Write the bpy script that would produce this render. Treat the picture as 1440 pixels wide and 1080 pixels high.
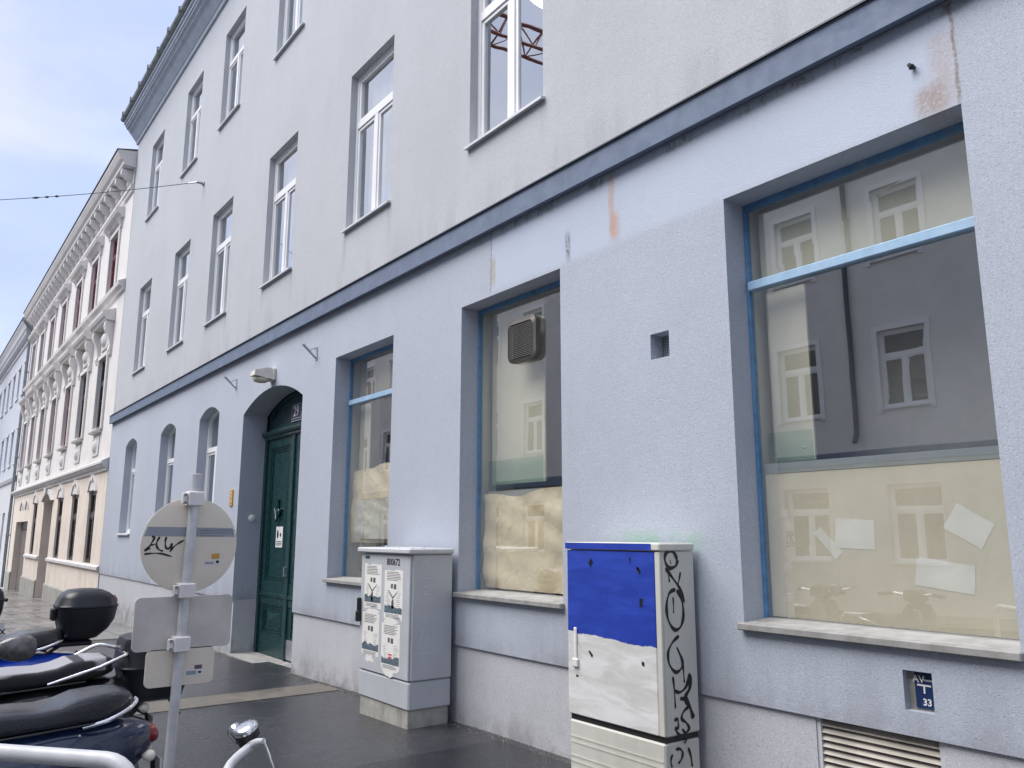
import bpy, bmesh, math, random
from mathutils import Vector, Matrix
random.seed(7)
R = math.radians
scene = bpy.context.scene
for o in list(bpy.data.objects): bpy.data.objects.remove(o)
COL = scene.collection

# ------------------------------------------------------------------ camera
# X runs along the facade, Y points into it, Z is up; metres. Calibrated from the facade's lines.
FPX, YAW, PIT, ROL, ZC = 1133.99, R(53.1605), R(10.5261), R(0.0817), 1.62
_cy, _sy, _cp, _sp = math.cos(YAW), math.sin(YAW), math.cos(PIT), math.sin(PIT)
FW = Vector((-_sy*_cp, _cy*_cp, _sp)); _rt = Vector((_cy, _sy, 0)); _up = _rt.cross(FW)
RT = _rt*math.cos(ROL) + _up*math.sin(ROL); UP = -_rt*math.sin(ROL) + _up*math.cos(ROL)
cd = bpy.data.cameras.new('camera'); cam = bpy.data.objects.new('camera', cd); COL.objects.link(cam)
cd.sensor_width = 36; cd.lens = FPX/1440*36; cd.clip_start = 0.05; cd.clip_end = 3000
M3 = Matrix((RT, UP, -FW)).transposed()
cam.matrix_world = Matrix.Translation((0, 0, ZC)) @ M3.to_4x4()
scene.camera = cam
def ray(x, y): return FW + RT*((x-720)/FPX) - UP*((y-540)/FPX)
def onY(x, y, Y):            # photo pixel -> point on a plane parallel to the facade
    d = ray(x, y); t = Y/d.y; return Vector((d.x*t, Y, d.z*t+ZC))
def onX(x, y, X):            # photo pixel -> point on a plane across the street
    d = ray(x, y); t = X/d.x; return Vector((X, d.y*t, d.z*t+ZC))

# ------------------------------------------------------------------ world, sun, exposure
SUN_DIR = Vector((-0.28, -0.60, 0.90)).normalized()
w = bpy.data.worlds.new('World'); scene.world = w; w.use_nodes = True
nt = w.node_tree; nt.nodes.clear()
def wn(t, **k):
    n = nt.nodes.new(t)
    for a, b in k.items(): setattr(n, a, b)
    return n
wo = wn('ShaderNodeOutputWorld'); bg = wn('ShaderNodeBackground')
sky = wn('ShaderNodeTexSky', sky_type='NISHITA', sun_disc=False)
sky.sun_elevation = math.asin(SUN_DIR.z); sky.sun_rotation = math.atan2(SUN_DIR.x, SUN_DIR.y)
sky.dust_density = 1.5; sky.ozone_density = 1.0
tc = wn('ShaderNodeTexCoord'); mp = wn('ShaderNodeMapping'); mp.inputs['Scale'].default_value = (1.0, 1.0, 2.4)
n1 = wn('ShaderNodeTexNoise'); n1.inputs['Scale'].default_value = 2.1; n1.inputs['Detail'].default_value = 7; n1.inputs['Roughness'].default_value = 0.55
n1.inputs['Distortion'].default_value = 0.5
cr = wn('ShaderNodeValToRGB'); cr.color_ramp.elements[0].position = 0.40; cr.color_ramp.elements[1].position = 0.60
n2 = wn('ShaderNodeTexNoise'); n2.inputs['Scale'].default_value = 2.4; n2.inputs['Detail'].default_value = 7
cl = wn('ShaderNodeMapRange'); cl.interpolation_type = 'SMOOTHSTEP'; cl.inputs[1].default_value = .36; cl.inputs[2].default_value = .64
cc = wn('ShaderNodeMix', data_type='RGBA'); cc.inputs['A'].default_value = (1.65, 1.95, 2.75, 1); cc.inputs['B'].default_value = (2.4, 2.5, 2.95, 1)
hz = wn('ShaderNodeMix', data_type='RGBA', blend_type='MIX')
mul = wn('ShaderNodeMath', operation='MULTIPLY_ADD'); mul.inputs[1].default_value = 0.12; mul.inputs[2].default_value = 0.88
L = nt.links.new
L(tc.outputs['Generated'], mp.inputs['Vector']); L(mp.outputs[0], n1.inputs['Vector']); L(mp.outputs[0], n2.inputs['Vector'])
L(n1.outputs[0], cr.inputs[0]); L(n2.outputs[0], cl.inputs[0]); L(cl.outputs[0], cc.inputs['Factor'])
L(cr.outputs[0], mul.inputs[0]); L(mul.outputs[0], hz.inputs['Factor'])
L(sky.outputs[0], hz.inputs['A']); L(cc.outputs['Result'], hz.inputs['B'])
L(hz.outputs['Result'], bg.inputs['Color']); bg.inputs['Strength'].default_value = 0.115
L(bg.outputs[0], wo.inputs[0])
sd = bpy.data.lights.new('sun', 'SUN'); sd.energy = 1.5; sd.angle = R(50); sd.color = (1.0, 0.965, 0.93)
so = bpy.data.objects.new('sun', sd); COL.objects.link(so); so.rotation_euler = SUN_DIR.to_track_quat('Z', 'Y').to_euler(); so.location = (0, -10, 30)
vs = scene.view_settings; vs.view_transform = 'Standard'; vs.look = 'None'; vs.exposure = 1.62; vs.gamma = 1; vs.use_curve_mapping = False
scene.cycles.max_bounces = 8; scene.cycles.transparent_max_bounces = 12

# ------------------------------------------------------------------ mesh helpers
WL = {}
class MB:
    def __init__(s): s.v = []; s.f = []
    def add(s, vs, fs):
        b = len(s.v); s.v += [Vector(p) for p in vs]; s.f += [tuple(i+b for i in f) for f in fs]; return s
    def quad(s, a, b, c, d): return s.add([a, b, c, d], [(0, 1, 2, 3)])
    def poly(s, pts): return s.add(pts, [tuple(range(len(pts)))])
    def box(s, x0, x1, y0, y1, z0, z1, bev=0, seg=1):
        vs = [(x0,y0,z0),(x1,y0,z0),(x1,y1,z0),(x0,y1,z0),(x0,y0,z1),(x1,y0,z1),(x1,y1,z1),(x0,y1,z1)]
        fs = [(3,2,1,0),(4,5,6,7),(0,1,5,4),(1,2,6,5),(2,3,7,6),(3,0,4,7)]
        if not bev: return s.add(vs, fs)
        bm = bmesh.new(); bv = [bm.verts.new(p) for p in vs]
        for f in fs: bm.faces.new([bv[i] for i in f])
        bmesh.ops.bevel(bm, geom=bm.edges[:], offset=bev, segments=seg, profile=.5, affect='EDGES')
        bm.verts.index_update()
        s.add([v.co.copy() for v in bm.verts], [[v.index for v in f.verts] for f in bm.faces]); bm.free(); return s
    def prism_x(s, prof, x0, x1):
        n = len(prof)
        vs = [(x0, y, z) for y, z in prof] + [(x1, y, z) for y, z in prof]
        fs = [(i, (i+1) % n, n+(i+1) % n, n+i) for i in range(n)] + [tuple(range(n-1, -1, -1)), tuple(range(n, 2*n))]
        return s.add(vs, fs)
    def prism_y(s, prof, y0, y1):      # profile in x,z
        n = len(prof)
        vs = [(x, y0, z) for x, z in prof] + [(x, y1, z) for x, z in prof]
        fs = [(i, (i+1) % n, n+(i+1) % n, n+i) for i in range(n)] + [tuple(range(n-1, -1, -1)), tuple(range(n, 2*n))]
        return s.add(vs, fs)
    def prism_z(s, prof, z0, z1):
        n = len(prof)
        vs = [(x, y, z0) for x, y in prof] + [(x, y, z1) for x, y in prof]
        fs = [(i, (i+1) % n, n+(i+1) % n, n+i) for i in range(n)] + [tuple(range(n-1, -1, -1)), tuple(range(n, 2*n))]
        return s.add(vs, fs)
    def loft(s, rings, cap=True):
        n = len(rings[0]); vs = [p for r in rings for p in r]; fs = []
        for k in range(len(rings)-1):
            for i in range(n): fs.append((k*n+i, k*n+(i+1) % n, (k+1)*n+(i+1) % n, (k+1)*n+i))
        if cap: fs += [tuple(range(n-1, -1, -1)), tuple(range((len(rings)-1)*n, len(rings)*n))]
        return s.add(vs, fs)
    def tube(s, path, r, n=8, cap=True):
        path = [Vector(p) for p in path]; m = len(path); rs = r if isinstance(r, (list, tuple)) else [r]*m
        t0 = (path[1]-path[0]).normalized(); a = t0.cross(Vector((0, 0, 1)))
        if a.length < .1: a = t0.cross(Vector((1, 0, 0)))
        a.normalize(); rings = []
        for i in range(m):
            t = ((path[min(i+1, m-1)]-path[i]).normalized() + (path[i]-path[max(i-1, 0)]).normalized())
            t.normalize(); a = (a - t*a.dot(t)).normalized(); b = t.cross(a)
            rings.append([path[i] + (a*math.cos(2*math.pi*k/n) + b*math.sin(2*math.pi*k/n))*rs[i] for k in range(n)])
        return s.loft(rings, cap)
    def lathe(s, prof, c, ax, n=20, cap=True):
        c = Vector(c); ax = Vector(ax).normalized(); a = ax.cross(Vector((0, 0, 1)))
        if a.length < .1: a = ax.cross(Vector((1, 0, 0)))
        a.normalize(); b = ax.cross(a)
        return s.loft([[c + ax*h + (a*math.cos(2*math.pi*k/n) + b*math.sin(2*math.pi*k/n))*r for k in range(n)] for r, h in prof], cap)
    def ribbon(s, pts, wd, nrm, push=0.00004):
        pts = smooth_path([Vector(p) for p in pts], 5); nrm = Vector(nrm); m = len(pts); vs = []; fs = []
        for i in range(m):
            t = (pts[min(i+1, m-1)]-pts[max(i-1, 0)]).normalized(); b = t.cross(nrm).normalized()
            ww = wd*(.75+.25*math.sin(i*.7)) * (0.6 if i in (0, m-1) else 1)
            vs += [pts[i]+b*ww/2+nrm*push*i, pts[i]-b*ww/2+nrm*push*i]
            if i: fs.append((2*i-2, 2*i-1, 2*i+1, 2*i))
        return s.add(vs, fs)
    def build(s, name, mat, parent=None, smooth=None, fix=True):
        off = WL.get(parent, Vector((0, 0, 0))) if parent else Vector((0, 0, 0))
        me = bpy.data.meshes.new(name); me.from_pydata([p-off for p in s.v], [], s.f)
        if fix:
            bm = bmesh.new(); bm.from_mesh(me); bmesh.ops.recalc_face_normals(bm, faces=bm.faces[:]); bm.to_mesh(me); bm.free()
        if smooth is not None:
            me.polygons.foreach_set('use_smooth', [True]*len(me.polygons)); me.set_sharp_from_angle(angle=R(smooth))
        me.materials.append(mat); o = bpy.data.objects.new(name, me); COL.objects.link(o)
        if parent: o.parent = parent
        WL[o] = off
        return o
def smooth_path(p, k):
    if len(p) < 3: return p
    out = []
    for i in range(len(p)-1):
        a, b, c, d = p[max(i-1, 0)], p[i], p[i+1], p[min(i+2, len(p)-1)]
        for j in range(k):
            t = j/k
            out.append(.5*((2*b)+(c-a)*t+(2*a-5*b+4*c-d)*t*t+(3*b-a-3*c+d)*t**3))
    return out+[p[-1]]
def tag(o, label, cat, group=None, kind=None):
    if label: o['label'] = label
    if cat: o['category'] = cat
    if group: o['group'] = group
    if kind: o['kind'] = kind
    return o
def thing(name, label, cat, loc=(0, 0, 0), group=None, local=False):
    o = bpy.data.objects.new(name, None); COL.objects.link(o); o.location = loc; o.empty_display_size = .2
    WL[o] = Vector((0, 0, 0)) if local else Vector(loc)
    return tag(o, label, cat, group)
def struct(o): o['kind'] = 'structure'; return o
def copy_tree(o, parent=None):
    c = o.copy(); COL.objects.link(c); c.parent = parent; WL[c] = WL.get(o, Vector((0, 0, 0)))
    for ch in list(o.children): copy_tree(ch, c)
    return c
def text_mesh(txt, size, name, mat, parent, loc, xdir, ydir, bold=0.0):
    cu = bpy.data.curves.new(name, 'FONT'); cu.body = txt; cu.size = size; cu.offset = bold; cu.align_x = 'CENTER'; cu.align_y = 'CENTER'; cu.resolution_u = 3
    to = bpy.data.objects.new(name, cu); me = bpy.data.meshes.new_from_object(to); bpy.data.objects.remove(to)
    off = WL.get(parent, Vector((0, 0, 0)))
    X = Vector(xdir).normalized(); Y = Vector(ydir).normalized(); Z = X.cross(Y)
    Mx = Matrix((X, Y, Z)).transposed().to_4x4(); Mx.translation = Vector(loc)-off
    me.transform(Mx); me.name = name; me.materials.clear(); me.materials.append(mat)
    o = bpy.data.objects.new(name, me); COL.objects.link(o); o.parent = parent; WL[o] = off
    return o
def rrect(w, h, r, n=5):     # rounded rectangle outline centred on 0
    out = []
    for cx, cy, a0 in ((w/2-r, h/2-r, 0), (-w/2+r, h/2-r, 90), (-w/2+r, -h/2+r, 180), (w/2-r, -h/2+r, 270)):
        for k in range(n+1):
            a = R(a0+90*k/n); out.append((cx+r*math.cos(a), cy+r*math.sin(a)))
    return out

# ------------------------------------------------------------------ materials
class NG:
    def __init__(s, name):
        s.m = bpy.data.materials.new(name); s.m.use_nodes = True; s.t = s.m.node_tree; s.t.nodes.clear()
        s.out = s.t.nodes.new('ShaderNodeOutputMaterial'); s.b = s.t.nodes.new('ShaderNodeBsdfPrincipled')
        s.t.links.new(s.b.outputs[0], s.out.inputs[0]); s.tc = s.t.nodes.new('ShaderNodeTexCoord'); s.vec = s.tc.outputs['Object']
        s._sep = None
    def put(s, sock, v):
        if isinstance(v, (int, float)): sock.default_value = v
        elif isinstance(v, tuple): sock.default_value = v+(1,) if len(v) == 3 and sock.type == 'RGBA' else v
        else: s.t.links.new(v, sock)
    def math(s, op, a, b=0.0, c=0.0, clamp=False):
        n = s.t.nodes.new('ShaderNodeMath'); n.operation = op; n.use_clamp = clamp
        s.put(n.inputs[0], a); s.put(n.inputs[1], b); s.put(n.inputs[2], c); return n.outputs[0]
    def noise(s, sc, det=4, ro=.6, vec=None, scl=None, dist=0):
        n = s.t.nodes.new('ShaderNodeTexNoise'); n.inputs['Scale'].default_value = sc; n.inputs['Detail'].default_value = det
        n.inputs['Roughness'].default_value = ro; n.inputs['Distortion'].default_value = dist; v = vec or s.vec
        if scl:
            mp = s.t.nodes.new('ShaderNodeMapping'); mp.inputs['Scale'].default_value = scl; s.t.links.new(v, mp.inputs[0]); v = mp.outputs[0]
        s.t.links.new(v, n.inputs['Vector']); return n.outputs[0]
    def voro(s, sc, feat='F1', out=0, scl=None):
        n = s.t.nodes.new('ShaderNodeTexVoronoi'); n.feature = feat; n.inputs['Scale'].default_value = sc; v = s.vec
        if scl:
            mp = s.t.nodes.new('ShaderNodeMapping'); mp.inputs['Scale'].default_value = scl; s.t.links.new(v, mp.inputs[0]); v = mp.outputs[0]
        s.t.links.new(v, n.inputs['Vector']); return n.outputs[out]
    def ramp(s, v, a, b, lo=0.0, hi=1.0):
        n = s.t.nodes.new('ShaderNodeMapRange'); n.interpolation_type = 'SMOOTHSTEP'
        s.put(n.inputs[0], v); n.inputs[1].default_value = a; n.inputs[2].default_value = b; n.inputs[3].default_value = lo; n.inputs[4].default_value = hi; return n.outputs[0]
    def mix(s, f, a, b, mode='MIX'):
        n = s.t.nodes.new('ShaderNodeMix'); n.data_type = 'RGBA'; n.blend_type = mode
        s.put(n.inputs['Factor'], f); s.put(n.inputs['A'], a); s.put(n.inputs['B'], b); return n.outputs['Result']
    def xyz(s, i):
        if not s._sep:
            s._sep = s.t.nodes.new('ShaderNodeSeparateXYZ'); s.t.links.new(s.vec, s._sep.inputs[0])
        return s._sep.outputs[i]
    def band(s, v, a, b, soft=.02):       # 1 between a and b
        return s.math('MULTIPLY', s.ramp(v, a-soft, a+soft), s.ramp(v, b-soft, b+soft, 1, 0))
    def bump(s, h, strength=.3, dist=.01, prev=None):
        n = s.t.nodes.new('ShaderNodeBump'); n.inputs['Strength'].default_value = strength; n.inputs['Distance'].default_value = dist
        s.put(n.inputs['Height'], h)
        if prev: s.t.links.new(prev, n.inputs['Normal'])
        s.t.links.new(n.outputs[0], s.b.inputs['Normal']); return n.outputs[0]
    def fin(s, col=None, rough=None, metal=None, spec=None, **k):
        if col is not None: s.put(s.b.inputs['Base Color'], col)
        if rough is not None: s.put(s.b.inputs['Roughness'], rough)
        if metal is not None: s.put(s.b.inputs['Metallic'], metal)
        if spec is not None: s.put(s.b.inputs['Specular IOR Level'], spec)
        for a, b in k.items(): s.put(s.b.inputs[a.replace('_', ' ')], b)
        return s.m
def mul3(c, k): return tuple(min(1, x*k) for x in c)
def simple(name, c, rough=.5, metal=0, var=.12, sc=6, bump=0, bsc=60, dirt=None, dirtamt=.3, rv=.15, coat=0):
    g = NG(name); n = g.noise(sc, 5, .6)
    col = g.mix(g.ramp(n, .3, .7), mul3(c, 1-var), mul3(c, 1+var))
    if dirt:
        col = g.mix(g.math('MULTIPLY', g.ramp(g.noise(sc*.6, 6, .65, scl=(1, 1, .35)), .45, .75), dirtamt), col, dirt)
    if bump: g.bump(g.noise(bsc, 4, .6), bump, .004)
    r = g.ramp(g.noise(sc*1.7, 4), .3, .7, max(.02, rough-rv*rough), min(1, rough+rv*rough))
    kw = {'Coat_Weight': coat} if coat else {}
    return g.fin(col, r, metal, **kw)
MAT = {}
def plaster(name, c, kind):
    g = NG(name)
    big = g.noise(.55, 5, .6); mid = g.noise(3.2, 5, .65); fine = g.noise(300, 3, .8); grain = g.voro(190, 'F1'); cell = g.t.nodes.new('ShaderNodeSeparateColor'); g.t.links.new(g.voro(190, 'F1', 1), cell.inputs[0]); cell = cell.outputs[0]; pit = g.ramp(g.noise(75, 2, .5), .60, .70)
    streak = g.noise(1.6, 6, .65, scl=(2.2, 2.2, .22))
    col = g.mix(g.ramp(big, .3, .7), mul3(c, .95), mul3(c, 1.04))
    col = g.mix(g.math('MULTIPLY', g.ramp(streak, .48, .75), .13), col, (.33, .34, .36))
    col = g.mix(g.math('MULTIPLY', g.ramp(mid, .52, .78), .10), col, mul3(c, .8))
    col = g.mix(g.math('MULTIPLY', g.ramp(fine, .42, .62), .30), col, mul3(c, .66))
    col = g.mix(g.math('MULTIPLY', g.ramp(g.noise(120, 2, .6), .60, .72), .35), col, mul3(c, .62))
    col = g.mix(g.ramp(cell, .0, 1.0, .0, .42), col, mul3(c, .62)); col = g.mix(g.ramp(cell, .9, .96, 0, .5), col, mul3(c, 1.3)); col = g.mix(g.math('MULTIPLY', pit, .45), col, mul3(c, .5))
    X, Z = g.math('SUBTRACT', g.xyz(0), 10.0), g.xyz(2)      # back to street coordinates
    if kind == 'lower':
        # repainted strip below the string course, its seams, rust runs and grime
        strip = g.math('MULTIPLY', g.band(X, -5.80, -1.655, .006), g.band(g.math('ADD', Z, g.math('MULTIPLY', mid, .03)), 3.80, 4.5, .05))
        col = g.mix(g.math('MULTIPLY', strip, .75), col, g.mix(g.ramp(big, .3, .7), (.50, .56, .68), (.54, .595, .70)))
        jag = g.noise(9, 6, .75, scl=(1, 1, .45)); jag2 = g.noise(45, 4, .7)
        def run(x, wd, z0, z1, c2, amt):
            nonlocal col
            dx = g.math('ABSOLUTE', g.math('SUBTRACT', g.math('ADD', X, g.math('MULTIPLY', jag, .05)), x+.025))
            m = g.math('MULTIPLY', g.ramp(dx, wd*.25, wd, 1, 0), g.band(Z, z0, z1, .05))
            m = g.math('MULTIPLY', m, g.ramp(g.math('ADD', g.math('MULTIPLY', jag, .5), g.math('MULTIPLY', jag2, .5)), .36, .54))
            col = g.mix(g.math('MULTIPLY', m, amt), col, c2)
        run(-4.205, .05, 3.84, 4.34, (.50, .34, .27), .7); run(-4.17, .07, 3.82, 4.02, (.52, .32, .24), .7)
        run(-5.76, .05, 3.84, 4.1, (.42, .36, .24), .8); run(-5.795, .012, 3.8, 4.4, (.2, .2, .21), .8)
        run(-4.72, .045, 3.80, 4.02, (.16, .17, .2), .9)
        run(-1.72, .10, 3.80, 4.22, (.44, .37, .35), .6); run(-1.80, .12, 3.78, 3.95, (.36, .28, .24), .8); run(-1.66, .014, 3.8, 4.4, (.25, .22, .2), .9)
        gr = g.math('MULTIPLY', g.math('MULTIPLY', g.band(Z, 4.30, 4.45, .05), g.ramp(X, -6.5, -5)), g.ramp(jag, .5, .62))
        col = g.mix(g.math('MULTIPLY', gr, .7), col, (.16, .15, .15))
        low = g.math('MULTIPLY', g.ramp(Z, .65, 1.15, 1, 0), g.ramp(streak, .38, .62))
        col = g.mix(g.math('MULTIPLY', low, .38), col, (.30, .30, .33))
        # green overspray above the painted cabinet
        ov = g.math('MULTIPLY', g.band(X, -4.25, -3.45, .14), g.band(Z, 1.5, 1.63, .05))
        col = g.mix(g.math('MULTIPLY', g.math('MULTIPLY', ov, g.ramp(jag, .4, .6)), .5), col, (.25, .50, .33))
    if kind == 'plinth':
        low = g.math('MULTIPLY', g.ramp(Z, -.35, .5, 1, .1), g.ramp(g.noise(5, 6, .7, scl=(1, 1, .5)), .42, .68))
        col = g.mix(g.math('MULTIPLY', low, .55), col, (.23, .22, .21))
        spot = g.ramp(g.voro(2.2, 'F1', scl=(1, 1, .45)), .03, .06, 1, 0)
        col = g.mix(g.math('MULTIPLY', spot, .6), col, (.2, .2, .2))
    if kind == 'upper':
        low = g.math('MULTIPLY', g.ramp(Z, 4.6, 5.1, 1, 0), g.ramp(streak, .4, .65))
        col = g.mix(g.math('MULTIPLY', low, .30), col, (.33, .33, .34))
        for xe in (-11.92, -10.76, -8.98, -7.82, -6.18, -5.02, -14.85, -13.7):
            dm = g.math('MULTIPLY', g.ramp(g.math('ABSOLUTE', g.math('SUBTRACT', g.math('ADD', X, g.math('MULTIPLY', mid, .06)), xe+.03)), .015, .075, 1, 0), g.math('MULTIPLY', g.ramp(Z, 4.7, 5.3), g.ramp(Z, 5.33, 5.36, 1, 0)))
            col = g.mix(g.math('MULTIPLY', g.math('MULTIPLY', dm, g.ramp(streak, .3, .6)), .35), col, (.24, .24, .25))
    if kind != 'upper':
        ck = g.math('MULTIPLY', g.ramp(g.voro(.8, 'DISTANCE_TO_EDGE'), .001, .004, 1, 0), g.ramp(g.noise(1.1, 3, .6), .52, .6))
        col = g.mix(g.math('MULTIPLY', ck, .0 if kind == 'lower' else .15), col, mul3(c, .45))
        gb = g.math('MULTIPLY', g.ramp(Z, .62, .80, 1, 0) if kind == 'lower' else g.ramp(Z, -.05, .22, 1, 0), g.ramp(g.noise(4, 6, .7), .35, .65)); col = g.mix(g.math('MULTIPLY', gb, .35 if kind == 'lower' else .6), col, (.17, .165, .16))
    h = g.math('SUBTRACT', g.math('ADD', g.math('MULTIPLY', fine, .25), g.math('MULTIPLY', cell, .8)), g.math('MULTIPLY', pit, .6))
    b1 = g.bump(g.noise(2.2, 3, .5), .12, .05)
    g.bump(h, .40 if kind != 'plinth' else .28, .006, b1)
    return g.fin(col, .88, 0, .25)
MAT['upper'] = plaster('plaster_upper', (.55, .57, .60), 'upper')
MAT['lower'] = plaster('plaster_lower', (.50, .54, .62), 'lower')
MAT['reveal_paint'] = MAT['lower']
MAT['plinth'] = plaster('plaster_plinth', (.58, .59, .62), 'plinth')
MAT['band'] = simple('string_course_paint', (.145, .185, .265), .75, var=.1, bump=.35, bsc=170)
MAT['flash'] = simple('dark_flashing', (.045, .06, .085), .5, var=.15)
MAT['cornice'] = simple('cornice_paint', (.40, .455, .53), .7, var=.07, dirt=(.2, .22, .25), dirtamt=.35)
MAT['gutter'] = simple('zinc_gutter', (.26, .28, .30), .45, .6, var=.15)
MAT['roof'] = simple('roof_tiles', (.17, .14, .13), .8, var=.2)
MAT['pvc'] = simple('white_window_plastic', (.80, .80, .81), .35, var=.03, sc=3)
MAT['sillmetal'] = simple('window_sill_metal', (.62, .63, .65), .4, .1, var=.06)
MAT['nearblack'] = simple('near_black', (.02, .02, .022), .6)  # plain near-black for backings, room walls, the cabinet gap and the bolt
def glass(name, ior, tint=(.93, .97, .95), wob=.012):
    g = NG(name); t = g.t; t.nodes.remove(g.b)
    tr = t.nodes.new('ShaderNodeBsdfTransparent'); tr.inputs[0].default_value = tint+(1,)
    gl = t.nodes.new('ShaderNodeBsdfGlossy'); gl.inputs['Roughness'].default_value = .0; gl.inputs['Color'].default_value = (.96, .98, 1, 1)
    lw = t.nodes.new('ShaderNodeLayerWeight'); lw.inputs[0].default_value = .5
    fac = g.math('MULTIPLY_ADD', g.math('POWER', lw.outputs['Facing'], 4.0), 1-ior, ior)
    bp = t.nodes.new('ShaderNodeBump'); bp.inputs['Strength'].default_value = wob; bp.inputs['Distance'].default_value = .1
    t.links.new(g.noise(1.3, 2, .4), bp.inputs['Height']); t.links.new(bp.outputs[0], gl.inputs['Normal'])
    mx = t.nodes.new('ShaderNodeMixShader'); t.links.new(fac, mx.inputs[0]); t.links.new(tr.outputs[0], mx.inputs[1]); t.links.new(gl.outputs[0], mx.inputs[2])
    t.links.new(mx.outputs[0], g.out.inputs[0]); return g.m
MAT['glass'] = glass('window_glass', .58)
MAT['dullglass'] = glass('old_window_glass', .09)
MAT['shopglass'] = glass('shop_glass', .35, (.95, .96, .94), .004)
MAT['panelglass'] = glass('green_edge_glass', .04, (.82, .90, .87))
MAT['curtain'] = simple('net_curtain', (.62, .62, .61), .9, var=.08, sc=9)
MAT['darkroom'] = simple('room_walls', (.30, .29, .27), .9, var=.1)
MAT['cream'] = simple('cream_wall_paint', (.78, .75, .62), .8, var=.04, sc=2)
MAT['creampanel'] = simple('cream_backing_board', (.80, .74, .60), .75, var=.06, sc=3, dirt=(.82, .78, .68), dirtamt=.5)
MAT['greystrip'] = simple('grey_strip_paint', (.42, .45, .46), .6, var=.05)
MAT['darkfloor'] = simple('shop_floor', (.10, .09, .08), .6)
def paper(name, c, s=1.0):
    g = NG(name); n = g.noise(3.5, 4, .55, dist=1.2); f = g.voro(7, 'DISTANCE_TO_EDGE'); f2 = g.noise(14, 5, .6, dist=.8)
    col = g.mix(g.ramp(n, .3, .7), mul3(c, .94), mul3(c, 1.06))
    b = g.bump(n, .3*s, .06); b = g.bump(g.ramp(f, 0, .2), .16*s, .014, b); g.bump(f2, .3*s, .016, b)
    return g.fin(col, .5, 0, .4)
MAT['paper'] = paper('brown_packing_paper', (.95, .83, .61))
MAT['plastic'] = paper('white_plastic_film', (.78, .76, .68), 1.4)
MAT['fadedpaper'] = simple('faded_leaflet_paper', (.95, .93, .87), .7, var=.06)
MAT['whitepaper'] = simple('white_paper', (.80, .79, .75), .7, var=.04)
MAT['frameblue'] = simple('blue_frame_paint', (.10, .25, .46), .45, var=.15, sc=14, dirt=(.25, .33, .42), dirtamt=.5)
MAT['transomblue'] = simple('pale_blue_transom_paint', (.33, .50, .68), .4, var=.08, sc=12, dirt=(.5, .6, .7), dirtamt=.4)
MAT['stone'] = simple('stone_sill', (.33, .325, .31), .75, var=.15, sc=9, bump=.4, bsc=90, dirt=(.16, .15, .14), dirtamt=.6)
MAT['concrete'] = simple('concrete_base', (.40, .39, .35), .85, var=.18, sc=7, bump=.5, bsc=110, dirt=(.13, .13, .11), dirtamt=.7)
MAT['door'] = simple('green_door_paint', (.005, .038, .038), .30, var=.06, sc=5, bump=.08, bsc=25, rv=.3)
MAT['doordark'] = simple('dark_green_paint', (.012, .05, .06), .45, var=.2)
MAT['metal'] = simple('brushed_metal', (.55, .56, .58), .35, .8, var=.12)
MAT['galv'] = simple('galvanised_steel', (.62, .63, .65), .5, .25, var=.10, sc=12, bump=.1, bsc=40)
MAT['clamp'] = simple('clamp_plastic', (.80, .77, .76), .5, var=.06)
MAT['chrome'] = simple('chrome', (.72, .73, .75), .14, 1.0, var=.04, rv=.4)
MAT['black'] = simple('black_plastic', (.012, .013, .016), .42, var=.25, bump=.2, bsc=300)
MAT['rubber'] = simple('tyre_rubber', (.015, .015, .016), .8, var=.2)
MAT['ink'] = simple('black_marker_paint', (.008, .008, .012), .5)
MAT['signback'] = simple('sign_back_metal', (.80, .725, .61), .5, .0, var=.04, sc=4, dirt=(.62, .56, .48), dirtamt=.5)
MAT['signgrey'] = simple('sign_back_grey_metal', (.62, .585, .54), .5, .0, var=.10, sc=5, dirt=(.46, .47, .50), dirtamt=.6)
MAT['tape'] = simple('grey_tape', (.33, .35, .40), .4, var=.05)
MAT['orange'] = simple('orange_plate', (.62, .33, .06), .45)
MAT['white'] = simple('white_enamel', (.78, .78, .77), .4, var=.03)
MAT['navy'] = simple('navy_enamel', (.015, .035, .11), .3)
MAT['red'] = simple('red_lens', (.20, .008, .012), .15, var=.1, coat=.5)
MAT['redprint'] = simple('red_print', (.6, .1, .1), .5)
MAT['lampglass'] = simple('lamp_glass', (.60, .56, .44), .25)
MAT['lampbody'] = simple('lamp_housing', (.68, .65, .57), .4)
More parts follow.
